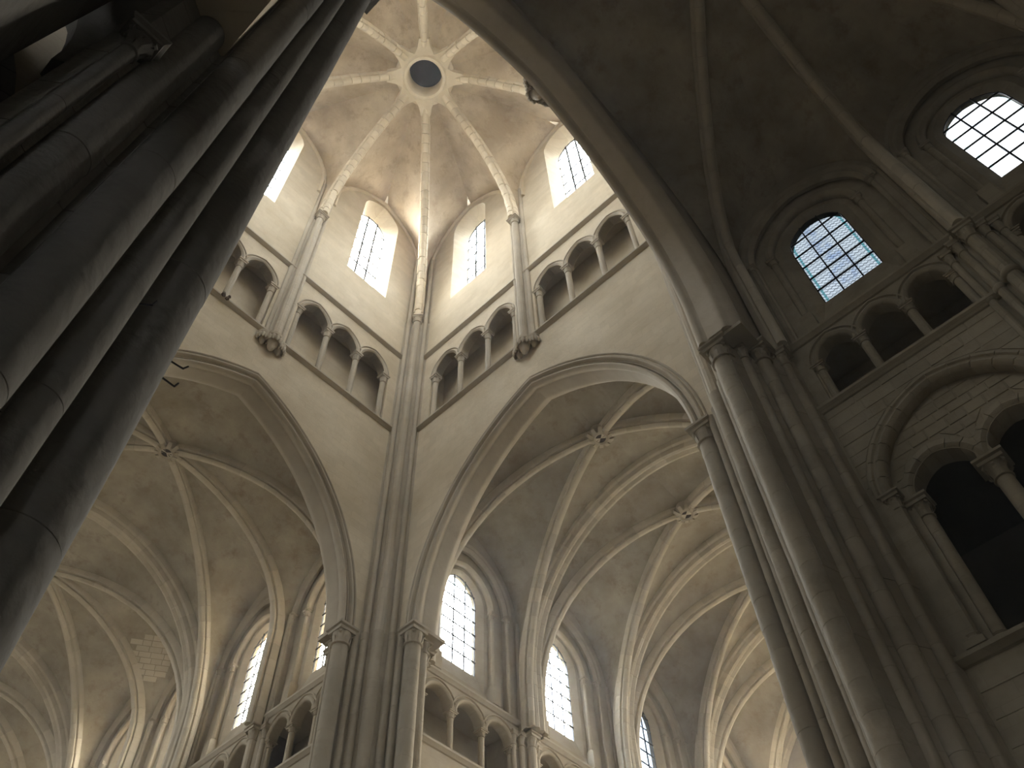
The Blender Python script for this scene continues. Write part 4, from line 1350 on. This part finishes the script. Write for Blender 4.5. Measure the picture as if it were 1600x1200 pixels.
# bare stones where the plaster has fallen from the north vault
nv = [o for o in bpy.data.objects if o.get('label', '').startswith('sixfold ribbed vault')][0]
web = [o for o in nv.children if o.name.startswith('vault_web')][0]
c0 = Vector((11.05, 24.75, 23.87)); nrm = Vector((-0.45, -0.70, -0.55)).normalized()
uu = nrm.cross(Vector((0, 0, 1))).normalized(); ww = uu.cross(nrm).normalized()
rnd = random.Random(11)
def onweb(a, b, lift):
    ok, loc, nn_, i_ = web.ray_cast(c0+uu*a+ww*b+nrm*1.0, -nrm)
    return (loc if ok else c0+uu*a+ww*b)+nrm*lift
for r_ in range(8):
    b0 = -0.85+r_*0.21
    a0 = -0.9+rnd.uniform(0, 0.2)+(0.12 if r_ % 2 else 0)
    while a0 < 0.8:
        w_ = rnd.uniform(0.32, 0.5)
        if ((a0+w_/2)/0.85)**2+((b0+0.1)/0.9)**2 < 1.0:
            g = 0.014; lf = rnd.uniform(0.012, 0.03)
            q = [(a0+g, b0+g), (a0+w_-g, b0+g), (a0+w_-g, b0+0.21-g), (a0+g, b0+0.21-g)]
            P('stone', mesh('stone', [onweb(x, y, -0.03) for x, y in q]+[onweb(x, y, lf) for x, y in q], [(4, 5, 6, 7), (0, 1, 5, 4), (1, 2, 6, 5), (2, 3, 7, 6), (3, 0, 4, 7)], M_RIB), nv)
        a0 += w_
# broken edge of the string course and small irons in the arcades
mb = MB()
for i in range(5):
    x, z, q = 4.0+rnd.uniform(-0.13, 0.13), 26.8+rnd.uniform(-0.2, 0.1), rnd.uniform(0.05, 0.1)
    mb.lathe([(0.01, z-q), (q, z-q*0.3), (q*0.8, z+q*0.5), (0.01, z+q)], 5, (x, 11.82+rnd.uniform(-0.03, 0.02)))
thing('broken_stone', 'small dark broken stone on the ledge under the lantern arcade beside the near pier', 'stone', me=mb.mesh('broken_stone', M_BROKEN))
def rod(label, a, b, r=0.012):
    a, b = Vector(a), Vector(b); T_ = (b-a).normalized(); N_ = T_.orthogonal().normalized(); B_ = T_.cross(N_)
    v = [q+N_*r*cos(pi/3*i)+B_*r*sin(pi/3*i) for q in (a, b) for i in range(6)]
    thing('iron_rod', label, 'rod', me=mesh('iron_rod', v, [tuple(range(6))[::-1], tuple(range(6, 12))]+[(i, (i+1) % 6, 6+(i+1) % 6, 6+i) for i in range(6)], M_IRON), group='irons in the arcades')
rod('thin iron rod across the first dark triforium opening by the shadowed pier', (12.35, -1.55, 15.95), (12.35, -2.35, 16.02), 0.016)
rod('short iron rod in the lantern arcade opening beside the far corner', (9.75, 12.3, 27.15), (10.05, 12.3, 27.05), 0.025)
